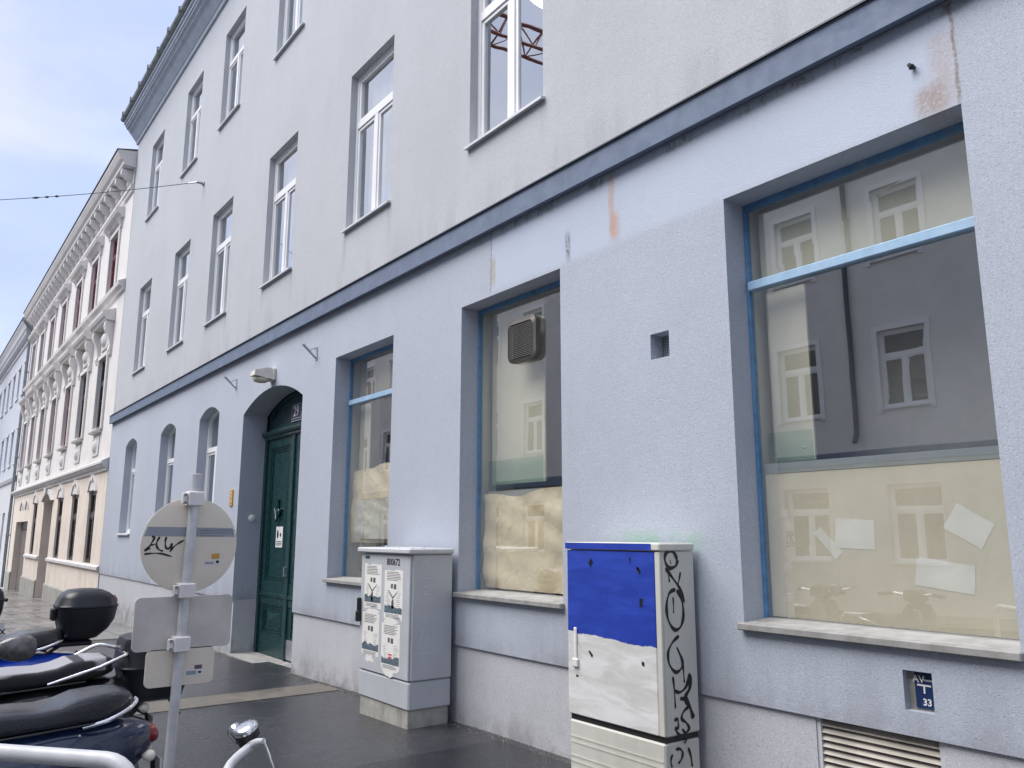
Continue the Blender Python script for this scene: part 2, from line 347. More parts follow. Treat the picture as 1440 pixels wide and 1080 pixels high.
# ================================================================== the setting
D = 4.1                                     # facade plane
def gz(x): return 0.0 if x > -6 else max(-1.35, .0225*(x+6))
def sheet(name, mat, x0, x1, y0, y1, dz, step=1.5, parent=None):
    n = max(1, int((x1-x0)/step)); mb = MB(); vs = []; fs = []
    for i in range(n+1):
        x = x0+(x1-x0)*i/n; vs += [(x, y0, gz(x)+dz), (x, y1, gz(x)+dz)]
        if i: fs.append((2*i-2, 2*i, 2*i+1, 2*i-1))
    return mb.add(vs, fs).build(name, mat, parent)
def asphalt(name, c, wet, gl=.12):
    g = NG(name); big = g.noise(.7, 5, .6); mid = g.noise(6, 5, .65); fine = g.noise(140, 3, .7); st = g.voro(95, 'F1')
    col = g.mix(g.ramp(big, .3, .7), mul3(c, .75), mul3(c, 1.2)); col = g.mix(g.math('MULTIPLY', g.ramp(mid, .45, .75), .4), col, mul3(c, 1.6))
    col = g.mix(g.math('MULTIPLY', g.ramp(st, .1, .35, 1, 0), .35), col, mul3(c, 2.3))
    lightg = g.ramp(g.voro(55, 'F1'), .10, .22, .5, 0); col = g.mix(lightg, col, (.22, .215, .205))
    wetm = g.ramp(g.math('ADD', g.math('MULTIPLY', big, .65), g.math('MULTIPLY', mid, .35)), .38, .62)
    rough = g.ramp(wetm, 0, 1, gl, gl+.38*(1-wet)+.12)
    h = g.math('ADD', g.math('MULTIPLY', fine, .5), st); h = g.math('ADD', h, g.math('MULTIPLY', g.noise(38, 2, .6), .8)); g.bump(h, .42, .008)
    return g.fin(col, rough, 0, .6)
MAT['asphalt'] = asphalt('wet_asphalt', (.040, .041, .046), .8, .11)
MAT['asphaltnew'] = asphalt('new_wet_asphalt', (.020, .021, .025), .8, .12)
MAT['road'] = asphalt('road_asphalt', (.05, .05, .053), .4)
MAT['strip'] = asphalt('gravelly_concrete_patch', (.135, .12, .10), .3, .25)
def paving(name):
    g = NG(name); br = g.t.nodes.new('ShaderNodeTexBrick'); g.t.links.new(g.vec, br.inputs['Vector'])
    br.inputs['Scale'].default_value = 1; br.inputs['Brick Width'].default_value = .5; br.inputs['Row Height'].default_value = .5; br.inputs['Mortar Size'].default_value = .012
    br.inputs['Color1'].default_value = (.20, .195, .19, 1); br.inputs['Color2'].default_value = (.27, .26, .245, 1); br.inputs['Mortar'].default_value = (.09, .085, .08, 1)
    st = g.ramp(g.noise(.5, 6, .7, scl=(2.2, .5, 1)), .47, .62); col = g.mix(g.math('MULTIPLY', st, .75), br.outputs['Color'], (.06, .058, .055))
    g.bump(br.outputs['Fac'], .3, -.01)
    return g.fin(col, g.ramp(g.noise(1.3, 4, .6), .35, .65, .14, .5), 0, .5)
MAT['paving'] = paving('wet_stone_paving')
MAT['earth'] = simple('ground_earth', (.14, .13, .12), .9)
g_ = MB(); N = 24
xs = [-1500, -400, -120] + [-66+6*i for i in range(11)] + [0, 40, 150, 1500]
vs = []; fs = []
for i, x in enumerate(xs):
    vs += [(x, -1500, gz(x)-.42), (x, 1500, gz(x)-.42)]
    if i: fs.append((2*i-2, 2*i, 2*i+1, 2*i-1))
struct(g_.add(vs, fs).build('ground', MAT['earth']))
struct(sheet('road', MAT['road'], -140, 60, -6.7, 1.32, -.075))
pv = struct(sheet('pavement', MAT['asphalt'], -22.5, 40, 1.28, 4.30, 0))
struct(sheet('stone_pavement', MAT['paving'], -140, -16.2, 1.28, 4.30, .004))
sheet('trench_patch', MAT['strip'], -9.1, -8.52, 1.36, 4.06, .004, .3, pv)
sheet('new_asphalt', MAT['asphaltnew'], -5.54, 30, 1.36, 4.02, .0045, 1.5, pv)
struct(sheet('opposite_pavement', MAT['asphalt'], -140, 60, -9.3, -6.7, 0))
kb = tag(bpy.data.objects.new('kerb', None), None, None, kind='structure'); COL.objects.link(kb); WL[kb] = Vector((0, 0, 0))
km = MB().box(0, .985, 0, .15, -.3, .012, .012).build('kerb_stone', MAT['stone'], kb)
for i in range(70):
    o = km if i == 0 else km.copy()
    if i: COL.objects.link(o); o.parent = kb
    x = -55+i; o.location = (x, 1.205, gz(x+.5)); o.rotation_euler = (0, -math.atan(.0225) if x < -6 else 0, 0)

# ------------------------------------------------------------------ wall with openings
def wall(x0, x1, z0, z1, y, ops):
    """ops: (x0,x1,z0,z1,depth,rise) with rise>0 for a segmental arch"""
    mb = MB(); xs = sorted({x0, x1} | {v for o in ops for v in o[:2]}); zs = sorted({z0, z1} | {v for o in ops for v in o[2:4]})
    xs = [v for v in xs if x0 <= v <= x1]; zs = [v for v in zs if z0 <= v <= z1]
    for i in range(len(xs)-1):
        for j in range(len(zs)-1):
            cx, cz = (xs[i]+xs[i+1])/2, (zs[j]+zs[j+1])/2
            if any(o[0] < cx < o[1] and o[2] < cz < o[3] for o in ops): continue
            mb.quad((xs[i], y, zs[j]), (xs[i+1], y, zs[j]), (xs[i+1], y, zs[j+1]), (xs[i], y, zs[j+1]))
    for a, b, c, d, dep, rise in ops:
        zt = d-rise; Y = y+dep
        mb.quad((a, y, c), (a, Y, c), (a, Y, zt), (a, y, zt)); mb.quad((b, y, c), (b, y, zt), (b, Y, zt), (b, Y, c))
        if c > z0: mb.quad((a, y, c), (b, y, c), (b, Y, c), (a, Y, c))
        if not rise: mb.quad((a, y, d), (a, Y, d), (b, Y, d), (b, y, d))
        else:
            pts = arch_pts(a, b, zt, rise)
            for k in range(len(pts)-1):
                (p, q), (r, s) = pts[k], pts[k+1]
                mb.quad((p, y, q), (r, y, s), (r, y, d), (p, y, d)); mb.quad((p, y, q), (p, Y, q), (r, Y, s), (r, y, s))
    return mb
def arch_pts(a, b, zt, rise, n=14):
    wd = b-a; rad = (wd*wd/4+rise*rise)/(2*rise); cz = zt+rise-rad; cx = (a+b)/2; t = math.asin(wd/2/rad)
    return [(cx+rad*math.sin(-t+2*t*k/n), cz+rad*math.cos(-t+2*t*k/n)) for k in range(n+1)]

# ------------------------------------------------------------------ windows (prototype in local coordinates, origin at lower left of the opening, y=0 frame face)
def make_window(w, h, dep, parent, fr='pvc', rise=0, curtain=True, sill='sillmetal', fw=.055, split=.67, mull=.085, sash=.042, gl='glass', name='window', sillz=.03, bars=False):
    mb = MB(); ht = h-rise; zt = split*h
    mb.box(0, fw, 0, .07, 0, ht); mb.box(w-fw, w, 0, .07, 0, ht); mb.box(fw, w-fw, 0, .07, 0, fw)
    if not rise: mb.box(fw, w-fw, 0, .07, h-fw, h)
    else:
        po, pi = arch_pts(0, w, ht, rise), arch_pts(fw, w-fw, ht, max(.02, rise-fw*.9))
        for k in range(len(po)-1):
            q = [po[k], po[k+1], pi[k+1], pi[k]]; mb.prism_y(q, 0, .07)
    mb.box(fw, w-fw, -.004, .07, zt-mull/2, zt+mull/2); mb.box(w/2-mull/2, w/2+mull/2, -.002, .07, fw, zt-mull/2)
    cells = [(fw, w/2-mull/2, fw, zt-mull/2), (w/2+mull/2, w-fw, fw, zt-mull/2), (fw, w-fw, zt+mull/2, h-fw)]
    for (a, b, c, d) in cells[:2] if rise else cells:
        s = sash; mb.box(a, a+s, .012, .06, c, d); mb.box(b-s, b, .012, .06, c, d); mb.box(a+s, b-s, .012, .06, c, c+s); mb.box(a+s, b-s, .012, .06, d-s, d)
    if bars:
        mb.box(w/2-.015, w/2+.015, .015, .05, zt+mull/2, h-fw)
        for a, b in ((fw, w/2-mull/2), (w/2+mull/2, w-fw)): mb.box(a+sash, b-sash, .016, .05, zt*.62-.012, zt*.62+.012)
    o = mb.build(name, MAT[fr], None, fix=False)
    for k, (a, b, c, d) in enumerate(cells):
        p = MB(); s = sash-.003; t1, t2 = random.uniform(-.003, .003), random.uniform(-.003, .003)
        if rise and k == 2:
            pts = [(x, z) for x, z in arch_pts(a-.005, b+.005, ht, max(.02, rise-fw*.85))]
            p.poly([(a-.005, .032, c)] + [(x, .032, z) for x, z in pts] + [(b+.005, .032, c)])
        else:
            p.quad((a+s, .034+t1, c+s), (b-s, .034-t1, c+s), (b-s, .034-t1+t2, d-s), (a+s, .034+t1+t2, d-s))
        p.build('pane', MAT[gl], o, fix=False)
    if sill:
        m = MB(); m.prism_x([(-dep-.002, -.006), (.02, .012), (.02, -.018), (-dep-.002, -sillz)], .002, w-.002)
        m.prism_x([(-dep-.05, -.016), (-dep-.002, -.006), (-dep-.002, -sillz-.004), (-dep-.042, -sillz-.01), (-dep-.05, -sillz-.012)], -.03, w+.03)
        m.build('sill', MAT[sill], o)
    if curtain:
        m = MB(); n = 40; vs = []; fs = []
        for i in range(n+1):
            x = fw+(w-2*fw)*i/n; yy = .17+.022*math.sin(i*1.9)+.012*math.sin(i*.7+1)
            vs += [(x, yy, fw), (x, yy+.01, h-fw*1.2)]
            if i: fs.append((2*i-2, 2*i, 2*i+1, 2*i-1))
        if curtain == 'left': vs, fs = vs[:2*18], fs[:17]
        m.add(vs, fs).build('curtain', MAT['curtain'], o, smooth=80)
    return o
def place(o, parent, x, y, z):
    o.parent = parent; o.location = Vector((x, y, z))-WL[parent]; return o

# ================================================================== main building
XB0, XB1 = -22.5, 7.0
bld = thing('apartment_building', 'grey and pale blue plastered apartment house with shop windows and a green door', 'building', (-10, D, 0))
F1Z0, F1Z1, F2Z0, F2Z1 = 5.38, 7.50, 9.26, 11.25
WX = [-20.64, -17.49, -14.85, -11.92, -8.98, -6.18, -3.05, -.3, 2.5, 5.2]; WW = 1.155
ops = [(x, x+WW, F1Z0, F1Z1, .09, 0) for x in WX] + [(x, x+WW, F2Z0, F2Z1, .09, 0) for x in WX]
up = wall(XB0, XB1, 4.36, 12.2, D, ops); up.build('upper_wall', MAT['upper'], bld, fix=False)
SHOP = [(-9.10, -7.63), (-6.28, -4.82), (-3.16, -1.655)]
GW = [(-20.68, -19.55), (-17.46, -16.33), (-14.77, -13.65)]
DX0, DX1 = -12.42, -10.10
lo_ops = [(a, b, 1.10, 3.757 if i < 2 else 3.783, .21, 0) for i, (a, b) in enumerate(SHOP)] + [(a, b, 1.62, 3.77, .155, .16) for a, b in GW]
lo_ops += [(DX0, DX1, .645, 3.70, .38, .27), (-3.845, -3.672, 2.822, 3.003, .13, 0), (-2.212, -2.067, .765, .955, .052, 0)]
lo_ops += [(1.0, 2.5, 1.10, 3.76, .21, 0)]
lo = wall(XB0, XB1, .645, 4.36, D, lo_ops)
lo.quad((XB0, D, .645), (DX0, D, .645), (DX0, D+.022, .645), (XB0, D+.022, .645)); lo.quad((DX1, D, .645), (XB1, D, .645), (XB1, D+.022, .645), (DX1, D+.022, .645))
lo.build('lower_wall', MAT['lower'], bld, fix=False)
wall(XB0, DX0, -1.6, .644, D+.022, []).quad((DX0, D+.022, -1.6), (DX0, D+.38, -1.6), (DX0, D+.38, .644), (DX0, D+.022, .644)).build('plinth', MAT['plinth'], bld, fix=False)
wall(DX1, XB1, -1.6, .644, D+.022, [(-2.735, -2.05, .02, .644, .05, 0)]).quad((DX1, D+.022, -1.6), (DX1, D+.38, -1.6), (DX1, D+.38, .644), (DX1, D+.022, .644)).build('plinth', MAT['plinth'], bld, fix=False)
MB().prism_x([(D-.08, 4.357), (D-.002, 4.372), (D-.002, 4.60), (D-.085, 4.553), (D-.08, 4.55)], XB0-.02, XB1).build('string_course', MAT['band'], bld)
MB().prism_x([(D-.10, 4.553), (D-.10, 4.565), (D-.002, 4.625), (D-.002, 4.61)], XB0-.03, XB1).build('string_course_flashing', MAT['flash'], bld)
# cornice, gutter, roof
cp = [(D-.002, 12.05), (4.06, 12.06), (4.045, 12.10), (4.045, 12.135), (4.03, 12.14), (3.885, 12.325), (3.87, 12.325), (3.87, 12.355), (3.845, 12.36), (3.83, 12.40), (3.80, 12.425), (3.77, 12.43), (3.77, 12.475), (3.745, 12.48), (3.735, 12.53), (3.70, 12.55), (3.70, 12.60), (D-.002, 12.66)]
MB().prism_x(cp, XB0-.06, XB1).build('cornice', MAT['cornice'], bld)
gp = [(3.685+.075*math.cos(R(a)), 12.70+.075*math.sin(R(a))) for a in range(180, 361, 20)]; gp += [(y+.006*(1 if y < 3.685 else -1), z+.004) for y, z in reversed(gp)]
gut = MB().prism_x(gp, XB0-.1, XB1).build('gutter', MAT['gutter'], bld, smooth=40)
x = XB0+.2
while x < -8:
    MB().box(x, x+.03, 3.585, 3.615, 12.62, 12.765).box(x, x+.03, 3.6, 3.9, 12.765, 12.775).build('gutter_bracket', MAT['gutter'], gut); x += .92
MB().add([(XB0-.08, 3.72, 12.71), (XB1, 3.72, 12.71), (XB1, 9.5, 16.5), (XB0-.08, 9.5, 16.5), (XB0-.08, 15, 12.7), (XB1, 15, 12.7), (XB0-.08, 3.72, 12.62), (XB0-.08, 15, 12.62)], [(0, 1, 2, 3), (3, 2, 5, 4), (6, 0, 3, 4, 7)]).build('roof', MAT['roof'], bld)
# shell behind the facade
sh = MB()
sh.quad((XB0, D, -1.6), (XB0, 15, -1.6), (XB0, 15, 12.7), (XB0, D, 12.7)); sh.quad((XB1, D, -1.6), (XB1, 15, -1.6), (XB1, 15, 12.7), (XB1, D, 12.7)); sh.quad((XB0, 15, -1.6), (XB1, 15, -1.6), (XB1, 15, 12.7), (XB0, 15, 12.7))
sh.build('side_and_rear_wall', MAT['upper'], bld, fix=False)
rm = MB()
for z in (.02, 4.2, 8.3, 12.1): rm.box(XB0+.05, XB1-.05, D+.45, 10, z-.02, z+.1 if z > 1 else z)
rm.quad((XB0+.05, 10.0, -.5), (XB1-.05, 10.0, -.5), (XB1-.05, 10.0, 12.2), (XB0+.05, 10.0, 12.2))
for xx in (-19, -16, -13, -10.0, -7.2, -.9, 3.5): rm.box(xx-.06, xx+.06, D+.46, 9.99, 4.31, 12.05)
for xx in (-12.9, -9.55, -.9): rm.box(xx-.06, xx+.06, D+.46, 9.99, .03, 4.17)
rm.build('room_walls', MAT['darkroom'], bld, fix=False)
MB().box(-9.45, -1.0, D+.80, D+.84, .03, 4.17).build('added_grey_backing', simple('added_backing_grey', (.30, .305, .31), .85, var=.05), bld)  # backing added behind the shop glass to lift its dark interior
# upper windows
variants = [make_window(WW, F1Z1-F1Z0, .09, bld, curtain=c) for c in (True, 'left', None)]
usedv = set()
for z in (F1Z0, F2Z0):
    for i, x in enumerate(WX):
        k = [0, 1, 0, 1, 0, 2, 0, 1, 0, 0][i] if z == F1Z0 else [1, 0, 0, 0, 1, 0, 0, 1, 0, 0][i]
        o = variants[k] if k not in usedv else copy_tree(variants[k], bld)
        usedv.add(k); place(o, bld, x, D+.09, z)
        if z == F2Z0: o.scale.z = (F2Z1-F2Z0)/(F1Z1-F1Z0)
# arched ground floor windows
aw = make_window(1.13, 2.15, .155, bld, rise=.16, curtain=True)
for i, (a, b) in enumerate(GW): place(aw if i == 0 else copy_tree(aw, bld), bld, a, D+.155, 1.62)
# shop windows
YG = D+.21
def shop(x0, x1, zt, transom, name='shop_window'):
    f = MB(); t = .02; y0, y1 = YG-.014, YG+.03
    f.box(x0+.001, x0+t, y0, y1, 1.102, zt-.001); f.box(x1-t, x1-.001, y0, y1, 1.102, zt-.001); f.box(x0+t, x1-t, y0, y1, zt-.04, zt-.001)
    o = f.build(name, MAT['frameblue'], bld)
    if transom:
        MB().box(x0+t, x1-t, y0-.02, y1, transom-.03, transom+.032, .006).build('transom_bar', MAT['transomblue'], o)
        MB().quad((x0+t, YG+.004, transom), (x1-t, YG, transom), (x1-t, YG, zt-.04), (x0+t, YG+.003, zt-.04)).build('pane', MAT['shopglass'], o)
    MB().quad((x0+t, YG, 1.108), (x1-t, YG+.003, 1.108), (x1-t, YG+.002, transom or zt-.04), (x0+t, YG, transom or zt-.04)).build('pane', MAT['shopglass'], o)
    MB().box(x0-.018, x1+.018, D-.05, D-.002, 1.062, 1.104, .006).prism_x([(D-.002, 1.064), (YG+.05, 1.064), (YG+.05, 1.124), (D-.002, 1.104)], x0+.002, x1-.002).build('sill', MAT['stone'], o)
    return o
sw3 = shop(*SHOP[0], 3.757, 3.20); sw2 = shop(*SHOP[1], 3.757, None); sw1 = shop(*SHOP[2], 3.783, 3.212); shop(1.0, 2.5, 3.76, 3.2)
# linings inside the shop front: cream side wall and lining above, grey rail
for (a, b), zt in zip(SHOP, (3.757, 3.757, 3.783)):
    dd = .42
    MB().box(a-.04, a+.0, YG+.04, YG+dd, 1.0, zt+.05).box(b, b+.04, YG+.04, YG+dd, 1.0, zt+.05).box(a-.04, b+.04, YG+.04, YG+dd, zt+.051, zt+.1).box(a, b, YG+.04, YG+dd, 1.02, 1.09).build('window_lining', MAT['cream'], bld)
# vent niche and meter niche
mb = MB()
for k in range(9): mb.box(-3.845, -3.672, D+.118, D+.124, 2.826+k*.02, 2.836+k*.02)
for k in range(9): mb.box(-3.84+k*.019, -3.832+k*.019, D+.112, D+.117, 2.822, 3.003)
mb.build('vent_mesh', MAT['metal'], bld); MB().quad((-3.845, D+.13, 2.822), (-3.672, D+.13, 2.822), (-3.672, D+.13, 3.003), (-3.845, D+.13, 3.003)).build('vent_niche_back', MAT['nearblack'], bld)
MB().quad((-2.212, D+.052, .765), (-2.067, D+.052, .765), (-2.067, D+.052, .955), (-2.212, D+.052, .955)).build('niche_back', MAT['concrete'], bld)
# basement grille
bg_ = MB().box(-2.735, -2.71, D+.03, D+.068, .02, .643).box(-2.075, -2.05, D+.03, D+.068, .02, .643).build('basement_grille', MAT['sillmetal'], bld)
sl = MB().prism_x([(D+.032, 0), (D+.036, 0), (D+.064, .03), (D+.06, .03)], -2.71, -2.075).build('slat', simple('beige_metal_slats', (.40, .37, .32), .5, .1, dirt=(.2, .18, .15), dirtamt=.5), bg_)
for k in range(17):
    o = sl if k == 0 else sl.copy()
    if k: COL.objects.link(o); o.parent = bg_
    o.location = (0, 0, .025+k*.036)
MB().quad((-2.735, D+.071, .02), (-2.05, D+.071, .02), (-2.05, D+.071, .643), (-2.735, D+.071, .643)).build('grille_backing', MAT['nearblack'], bld)

# ------------------------------------------------------------------ entrance
YD = D+.38; dz0 = -.12
dr = MB().prism_y([(DX0, dz0), (DX0+.09, dz0), (DX0+.09, 3.038), (DX1-.09, 3.038), (DX1-.09, dz0), (DX1, dz0), (DX1, 3.1), (DX0, 3.1)], YD-.015, YD+.10).build('entrance_door', MAT['door'], bld)
def leaf(x0, x1):
    m = MB().box(x0, x1, YD+.03, YD+.075, dz0+.01, 3.04)
    m.box(x0, x1, YD+.008, YD+.0299, dz0+.01, dz0+.30, .004); m.box(x0-.0, x1, YD-.012, YD+.0299, .70, .765, .012); m.box(x0, x1, YD+.0, YD+.0299, .60, .6995, .004); m.box(x0, x1, YD+.002, YD+.0299, .7655, .92, .004)
    for a, b in ((x0, x0+.13), (x1-.13, x1)): m.box(a, b, YD+.008, YD+.0299, .9205, 3.04, .004); m.box(a, b, YD+.009, YD+.0299, dz0+.3005, .5995, .004)
    m.box(x0+.13, x1-.13, YD+.008, YD+.0299, 2.92, 3.04, .004)
    o = m.build('door_leaf', MAT['door'], dr)
    def panel(c, d, e):
        p = MB()
        for k, (ins, yy) in enumerate(((0, .004), (.03, .012), (.065, .016))):
            a_, b_, c_, d_ = x0+.13+ins, x1-.13-ins, c+ins, d-ins; t = .022
            p.box(a_, a_+t, YD+yy, YD+.0298, c_, d_, .005); p.box(b_-t, b_, YD+yy, YD+.0298, c_, d_, .005); p.box(a_+t, b_-t, YD+yy, YD+.0298, c_, c_+t, .005); p.box(a_+t, b_-t, YD+yy, YD+.0298, d_-t, d_, .005)
        q = p.build('panel', MAT['door'], o); return q
    panel(.92, 2.92, 0); pb = panel(dz0+.30, .60, 0)
    a, b, c, d = x0+.24, x1-.24, dz0+.41, .49
    if b > a: MB().add([(a, YD+.03, c), (b, YD+.03, c), (b, YD+.03, d), (a, YD+.03, d), ((a+b)/2, YD-.002, (c+d)/2)], [(0, 1, 4), (1, 2, 4), (2, 3, 4), (3, 0, 4)]).build('raised_field', MAT['door'], pb)
    return o
xc = (DX0+DX1)/2
l1 = leaf(DX0+.09, xc-.045); l2 = leaf(xc+.045, DX1-.09)
MB().box(xc-.045, xc+.045, YD-.02, YD+.06, dz0+.01, 3.04, .01).build('astragal', MAT['doordark'], dr)
MB().tube([(xc+.0, YD-.06, 1.02), (xc, YD-.06, 1.16)], .012).tube([(xc, YD-.02, 1.03), (xc, YD-.06, 1.03)], .008).tube([(xc, YD-.02, 1.15), (xc, YD-.06, 1.15)], .008).build('handle', MAT['metal'], dr)
MB().box(xc-.04, xc+.36, YD+.001, YD+.0075, dz0+.03, dz0+.29).build('kick_plate', MAT['metal'], dr)
kn = MB().lathe([(.005, 0), (.05, .004), (.06, .018), (.04, .035), (.005, .045)], ((DX0+.09+xc)/2, YD+.028, 1.93), (0, -1, 0), 14)
kn.tube([((DX0+.09+xc)/2-.13, YD+.015, 1.98), ((DX0+.09+xc)/2-.06, YD+.005, 1.90), ((DX0+.09+xc)/2, YD-.01, 1.80), ((DX0+.09+xc)/2+.06, YD+.005, 1.90), ((DX0+.09+xc)/2+.13, YD+.015, 1.98)], .018)
kn.tube([((DX0+.09+xc)/2, YD+.02, 1.93), ((DX0+.09+xc)/2, YD+.01, 2.12)], .02); kn.build('door_ornament', MAT['door'], dr, smooth=50)
cpf = [(YD+.10, 3.04), (YD-.02, 3.04), (YD-.035, 3.06), (YD-.035, 3.08), (YD-.065, 3.10), (YD-.08, 3.13), (YD-.08, 3.155), (YD+.10, 3.175)]
MB().prism_x(cpf, DX0+.02, DX1-.02).build('door_cornice', MAT['door'], dr)
fl = MB(); ap = arch_pts(DX0, DX1, 3.43, .27)
fl.prism_y([(DX0, 3.176)] + ap + [(DX1, 3.176)], YD+.03, YD+.08); fl.box(DX0+.02, DX1-.02, YD+.0, YD+.0299, 3.176, 3.215, .005)
for off in (.04, .10):
    a1, a2 = arch_pts(DX0+off, DX1-off, 3.43-off*.5, .27), arch_pts(DX0+off+.03, DX1-off-.03, 3.43-off*.5-.02, .26)
    for k in range(len(a1)-1): fl.prism_y([a1[k], a1[k+1], a2[k+1], a2[k]], YD+.008+off*.05, YD+.0299)
fl.build('fanlight_panel', MAT['doordark'], dr)
st = MB().prism_z([(DX0+.003, D-.03), (DX1-.003, D-.03), (DX1-.003, YD+.12), (DX0+.003, YD+.12)], -.5, dz0+.0); st.build('door_step', MAT['stone'], bld)

# ------------------------------------------------------------------ things on and in the facade
def plate(name, label, cat, x0, x1, y, z0, z1, t, mat, bev=.002, group=None):
    o = thing(name, label, cat, ((x0+x1)/2, y, z0), group); MB().box(x0, x1, y-t, y, z0, z1, bev).build('plate', mat, o); return o
np_ = plate('house_number_plate', 'dark blue enamel house number plate reading 29 above the green door', 'number plate', -11.47, -11.09, YD+.0285, 3.235, 3.50, .012, MAT['navy'])
yy = YD+.0285-.0125
b_ = MB()
for a, b, c, d in ((-11.455, -11.105, 3.482, 3.49), (-11.455, -11.105, 3.245, 3.253), (-11.455, -11.447, 3.253, 3.482), (-11.113, -11.105, 3.253, 3.482)): b_.quad((a, yy-.001, c), (b, yy-.001, c), (b, yy-.001, d), (a, yy-.001, d))
b_.quad((-11.43, yy-.001, 3.28), (-11.13, yy-.001, 3.28), (-11.13, yy-.001, 3.29), (-11.43, yy-.001, 3.29))
b_.build('border', MAT['white'], np_)
text_mesh('29', .21, 'number', MAT['white'], np_, (-11.29, yy-.002, 3.385), (1, 0, 0), (0, 0, 1), .006)
xs_ = (DX0+.09+xc)/2-.09
stk = plate('door_notice', 'small white notice sticker with a dark figure on the green door', 'notice', -11.86, -11.60, YD+.0285, 1.42, 1.72, .002, MAT['white'], 0)
mb = MB(); mb.poly([(-11.79+.035*math.cos(R(a)), YD+.0255, 1.61+.065*math.sin(R(a))) for a in range(0, 360, 30)]); mb.poly([(-11.68+.025*math.cos(R(a))*1.2, YD+.0255, 1.60+.03*math.sin(R(a))) for a in range(0, 360, 45)])
for k in range(3): mb.box(-11.83, -11.63, YD+.025, YD+.0258, 1.45+k*.025, 1.46+k*.025)
mb.build('print', MAT['ink'], stk)
lmp = thing('entrance_lamp', 'cream bulkhead lamp on the wall above the green door', 'lamp', (-11.22, D, 3.75))
MB().box(-11.33, -11.11, D-.05, D-.001, 3.78, 3.96, .012).build('back_box', MAT['lampbody'], lmp)
MB().prism_x([(D-.05, 3.80), (D-.05, 3.95), (D-.12, 3.955), (D-.30, 3.90), (D-.31, 3.83), (D-.12, 3.80)], -11.31, -11.13).build('housing', MAT['lampbody'], lmp)
MB().loft([[(-11.22+.085*s*math.cos(R(a)), D-.185+.115*s*math.sin(R(a)), z) for a in range(0, 360, 30)] for s, z in ((1, 3.805), (.97, 3.77), (.75, 3.745), (.3, 3.735))]).build('glass_bowl', MAT['lampglass'], lmp, smooth=50)
def bracket(x, z, label):
    o = thing('flag_bracket', label, 'bracket', (x, D, z))
    MB().box(x-.03, x+.03, D-.012, D-.001, z-.09, z+.09, .003).build('wall_plate', MAT['metal'], o)
    MB().tube([(x, D-.01, z-.06), (x-.01, D-.19, z+.10)], .017, 10).build('socket_tube', MAT['metal'], o, smooth=50)
    MB().tube([(x, D-.01, z+.07), (x-.005, D-.10, z+.03)], .008, 6).build('stay', MAT['metal'], o)
bracket(-9.70, 3.92, 'grey metal flag holder bracket between the green door and the first shop window')
bracket(-12.86, 3.98, 'grey metal flag holder bracket left of the door lamp, above the arched windows')
ic = thing('intercom_panel', 'small orange brass intercom panel on the wall beside the door reveal', 'intercom', (-12.72, D, 2.04))
MB().box(-12.79, -12.66, D-.02, D-.001, 2.04, 2.29, .004).build('plate', MAT['orange'], ic)
for k in range(3): MB().lathe([(.018, 0), (.016, .006), (.004, .008)], (-12.725, D-.02, 2.09+k*.07), (0, -1, 0), 10).build('button', MAT['metal'], ic)
rb = thing('bell_push', 'round white bell push inside the door reveal', 'bell push', (DX0, 4.323, 1.84))
MB().lathe([(.055, .001), (.055, .012), (.04, .022), (.004, .026)], (DX0, 4.323, 1.847), (1, 0, 0), 18).build('rose', MAT['white'], rb, smooth=40)
av = plate('hydrant_plate', 'dark blue enamel plate marked AV and 33 in a wall niche', 'sign plate', -2.178, -2.071, D+.051, .775, .945, .008, MAT['navy'], .003)
yy = D+.0415
text_mesh('AV', .047, 'lettering', MAT['white'], av, (-2.156, yy, .912), (1, 0, 0), (0, 0, 1), .001)
text_mesh('Wasser', .017, 'lettering', MAT['white'], av, (-2.112, yy, .912), (1, 0, 0), (0, 0, 1), .0003)
text_mesh('33', .045, 'lettering', MAT['white'], av, (-2.120, yy, .806), (1, 0, 0), (0, 0, 1), .001)
MB().box(-2.164, -2.096, yy-.0006, yy, .882, .890).box(-2.134, -2.126, yy-.0006, yy, .848, .8818).build('mark', MAT['white'], av)
# extractor fan in the second shop window
fan = thing('extractor_fan', 'grey plastic extractor fan with louvred grille set in the shop window pane', 'fan', (-5.54, YG, 3.13))
fx, fz = -5.54, 3.325; fwid, fh = .41, .40
outer = rrect(fwid, fh, .07); inner = rrect(fwid-.05, fh-.075, .05)
m = MB(); n = len(outer)
for k in range(n):
    a, b, c, d = outer[k], outer[(k+1) % n], inner[(k+1) % n], inner[k]
    ys = (YG-.055, YG-.07)
    m.quad((fx+a[0], ys[0], fz+a[1]), (fx+b[0], ys[0], fz+b[1]), (fx+c[0], ys[1], fz+c[1]-.012), (fx+d[0], ys[1], fz+d[1]-.012))
    m.quad((fx+a[0], ys[0], fz+a[1]), (fx+a[0], YG-.003, fz+a[1]), (fx+b[0], YG-.003, fz+b[1]), (fx+b[0], ys[0], fz+b[1]))
    m.quad((fx+c[0], ys[1], fz+c[1]-.012), (fx+c[0], YG-.02, fz+c[1]-.012), (fx+d[0], YG-.02, fz+d[1]-.012), (fx+d[0], ys[1], fz+d[1]-.012))
fg = simple('fan_grey_plastic', (.13, .12, .11), .45, var=.12); fd = simple('fan_dark_plastic', (.03, .03, .03), .5)
m.build('housing', fg, fan, smooth=40)
MB().poly([(fx+a*1.0, YG-.018, fz+b-.012) for a, b in inner]).build('backing', fd, fan)
ls = MB().prism_x([(YG-.068, 0), (YG-.05, .004), (YG-.05, .008), (YG-.068, .005)], fx-.172, fx+.172).build('louvre', simple('fan_louvre_plastic', (.20, .19, .18), .4), fan)
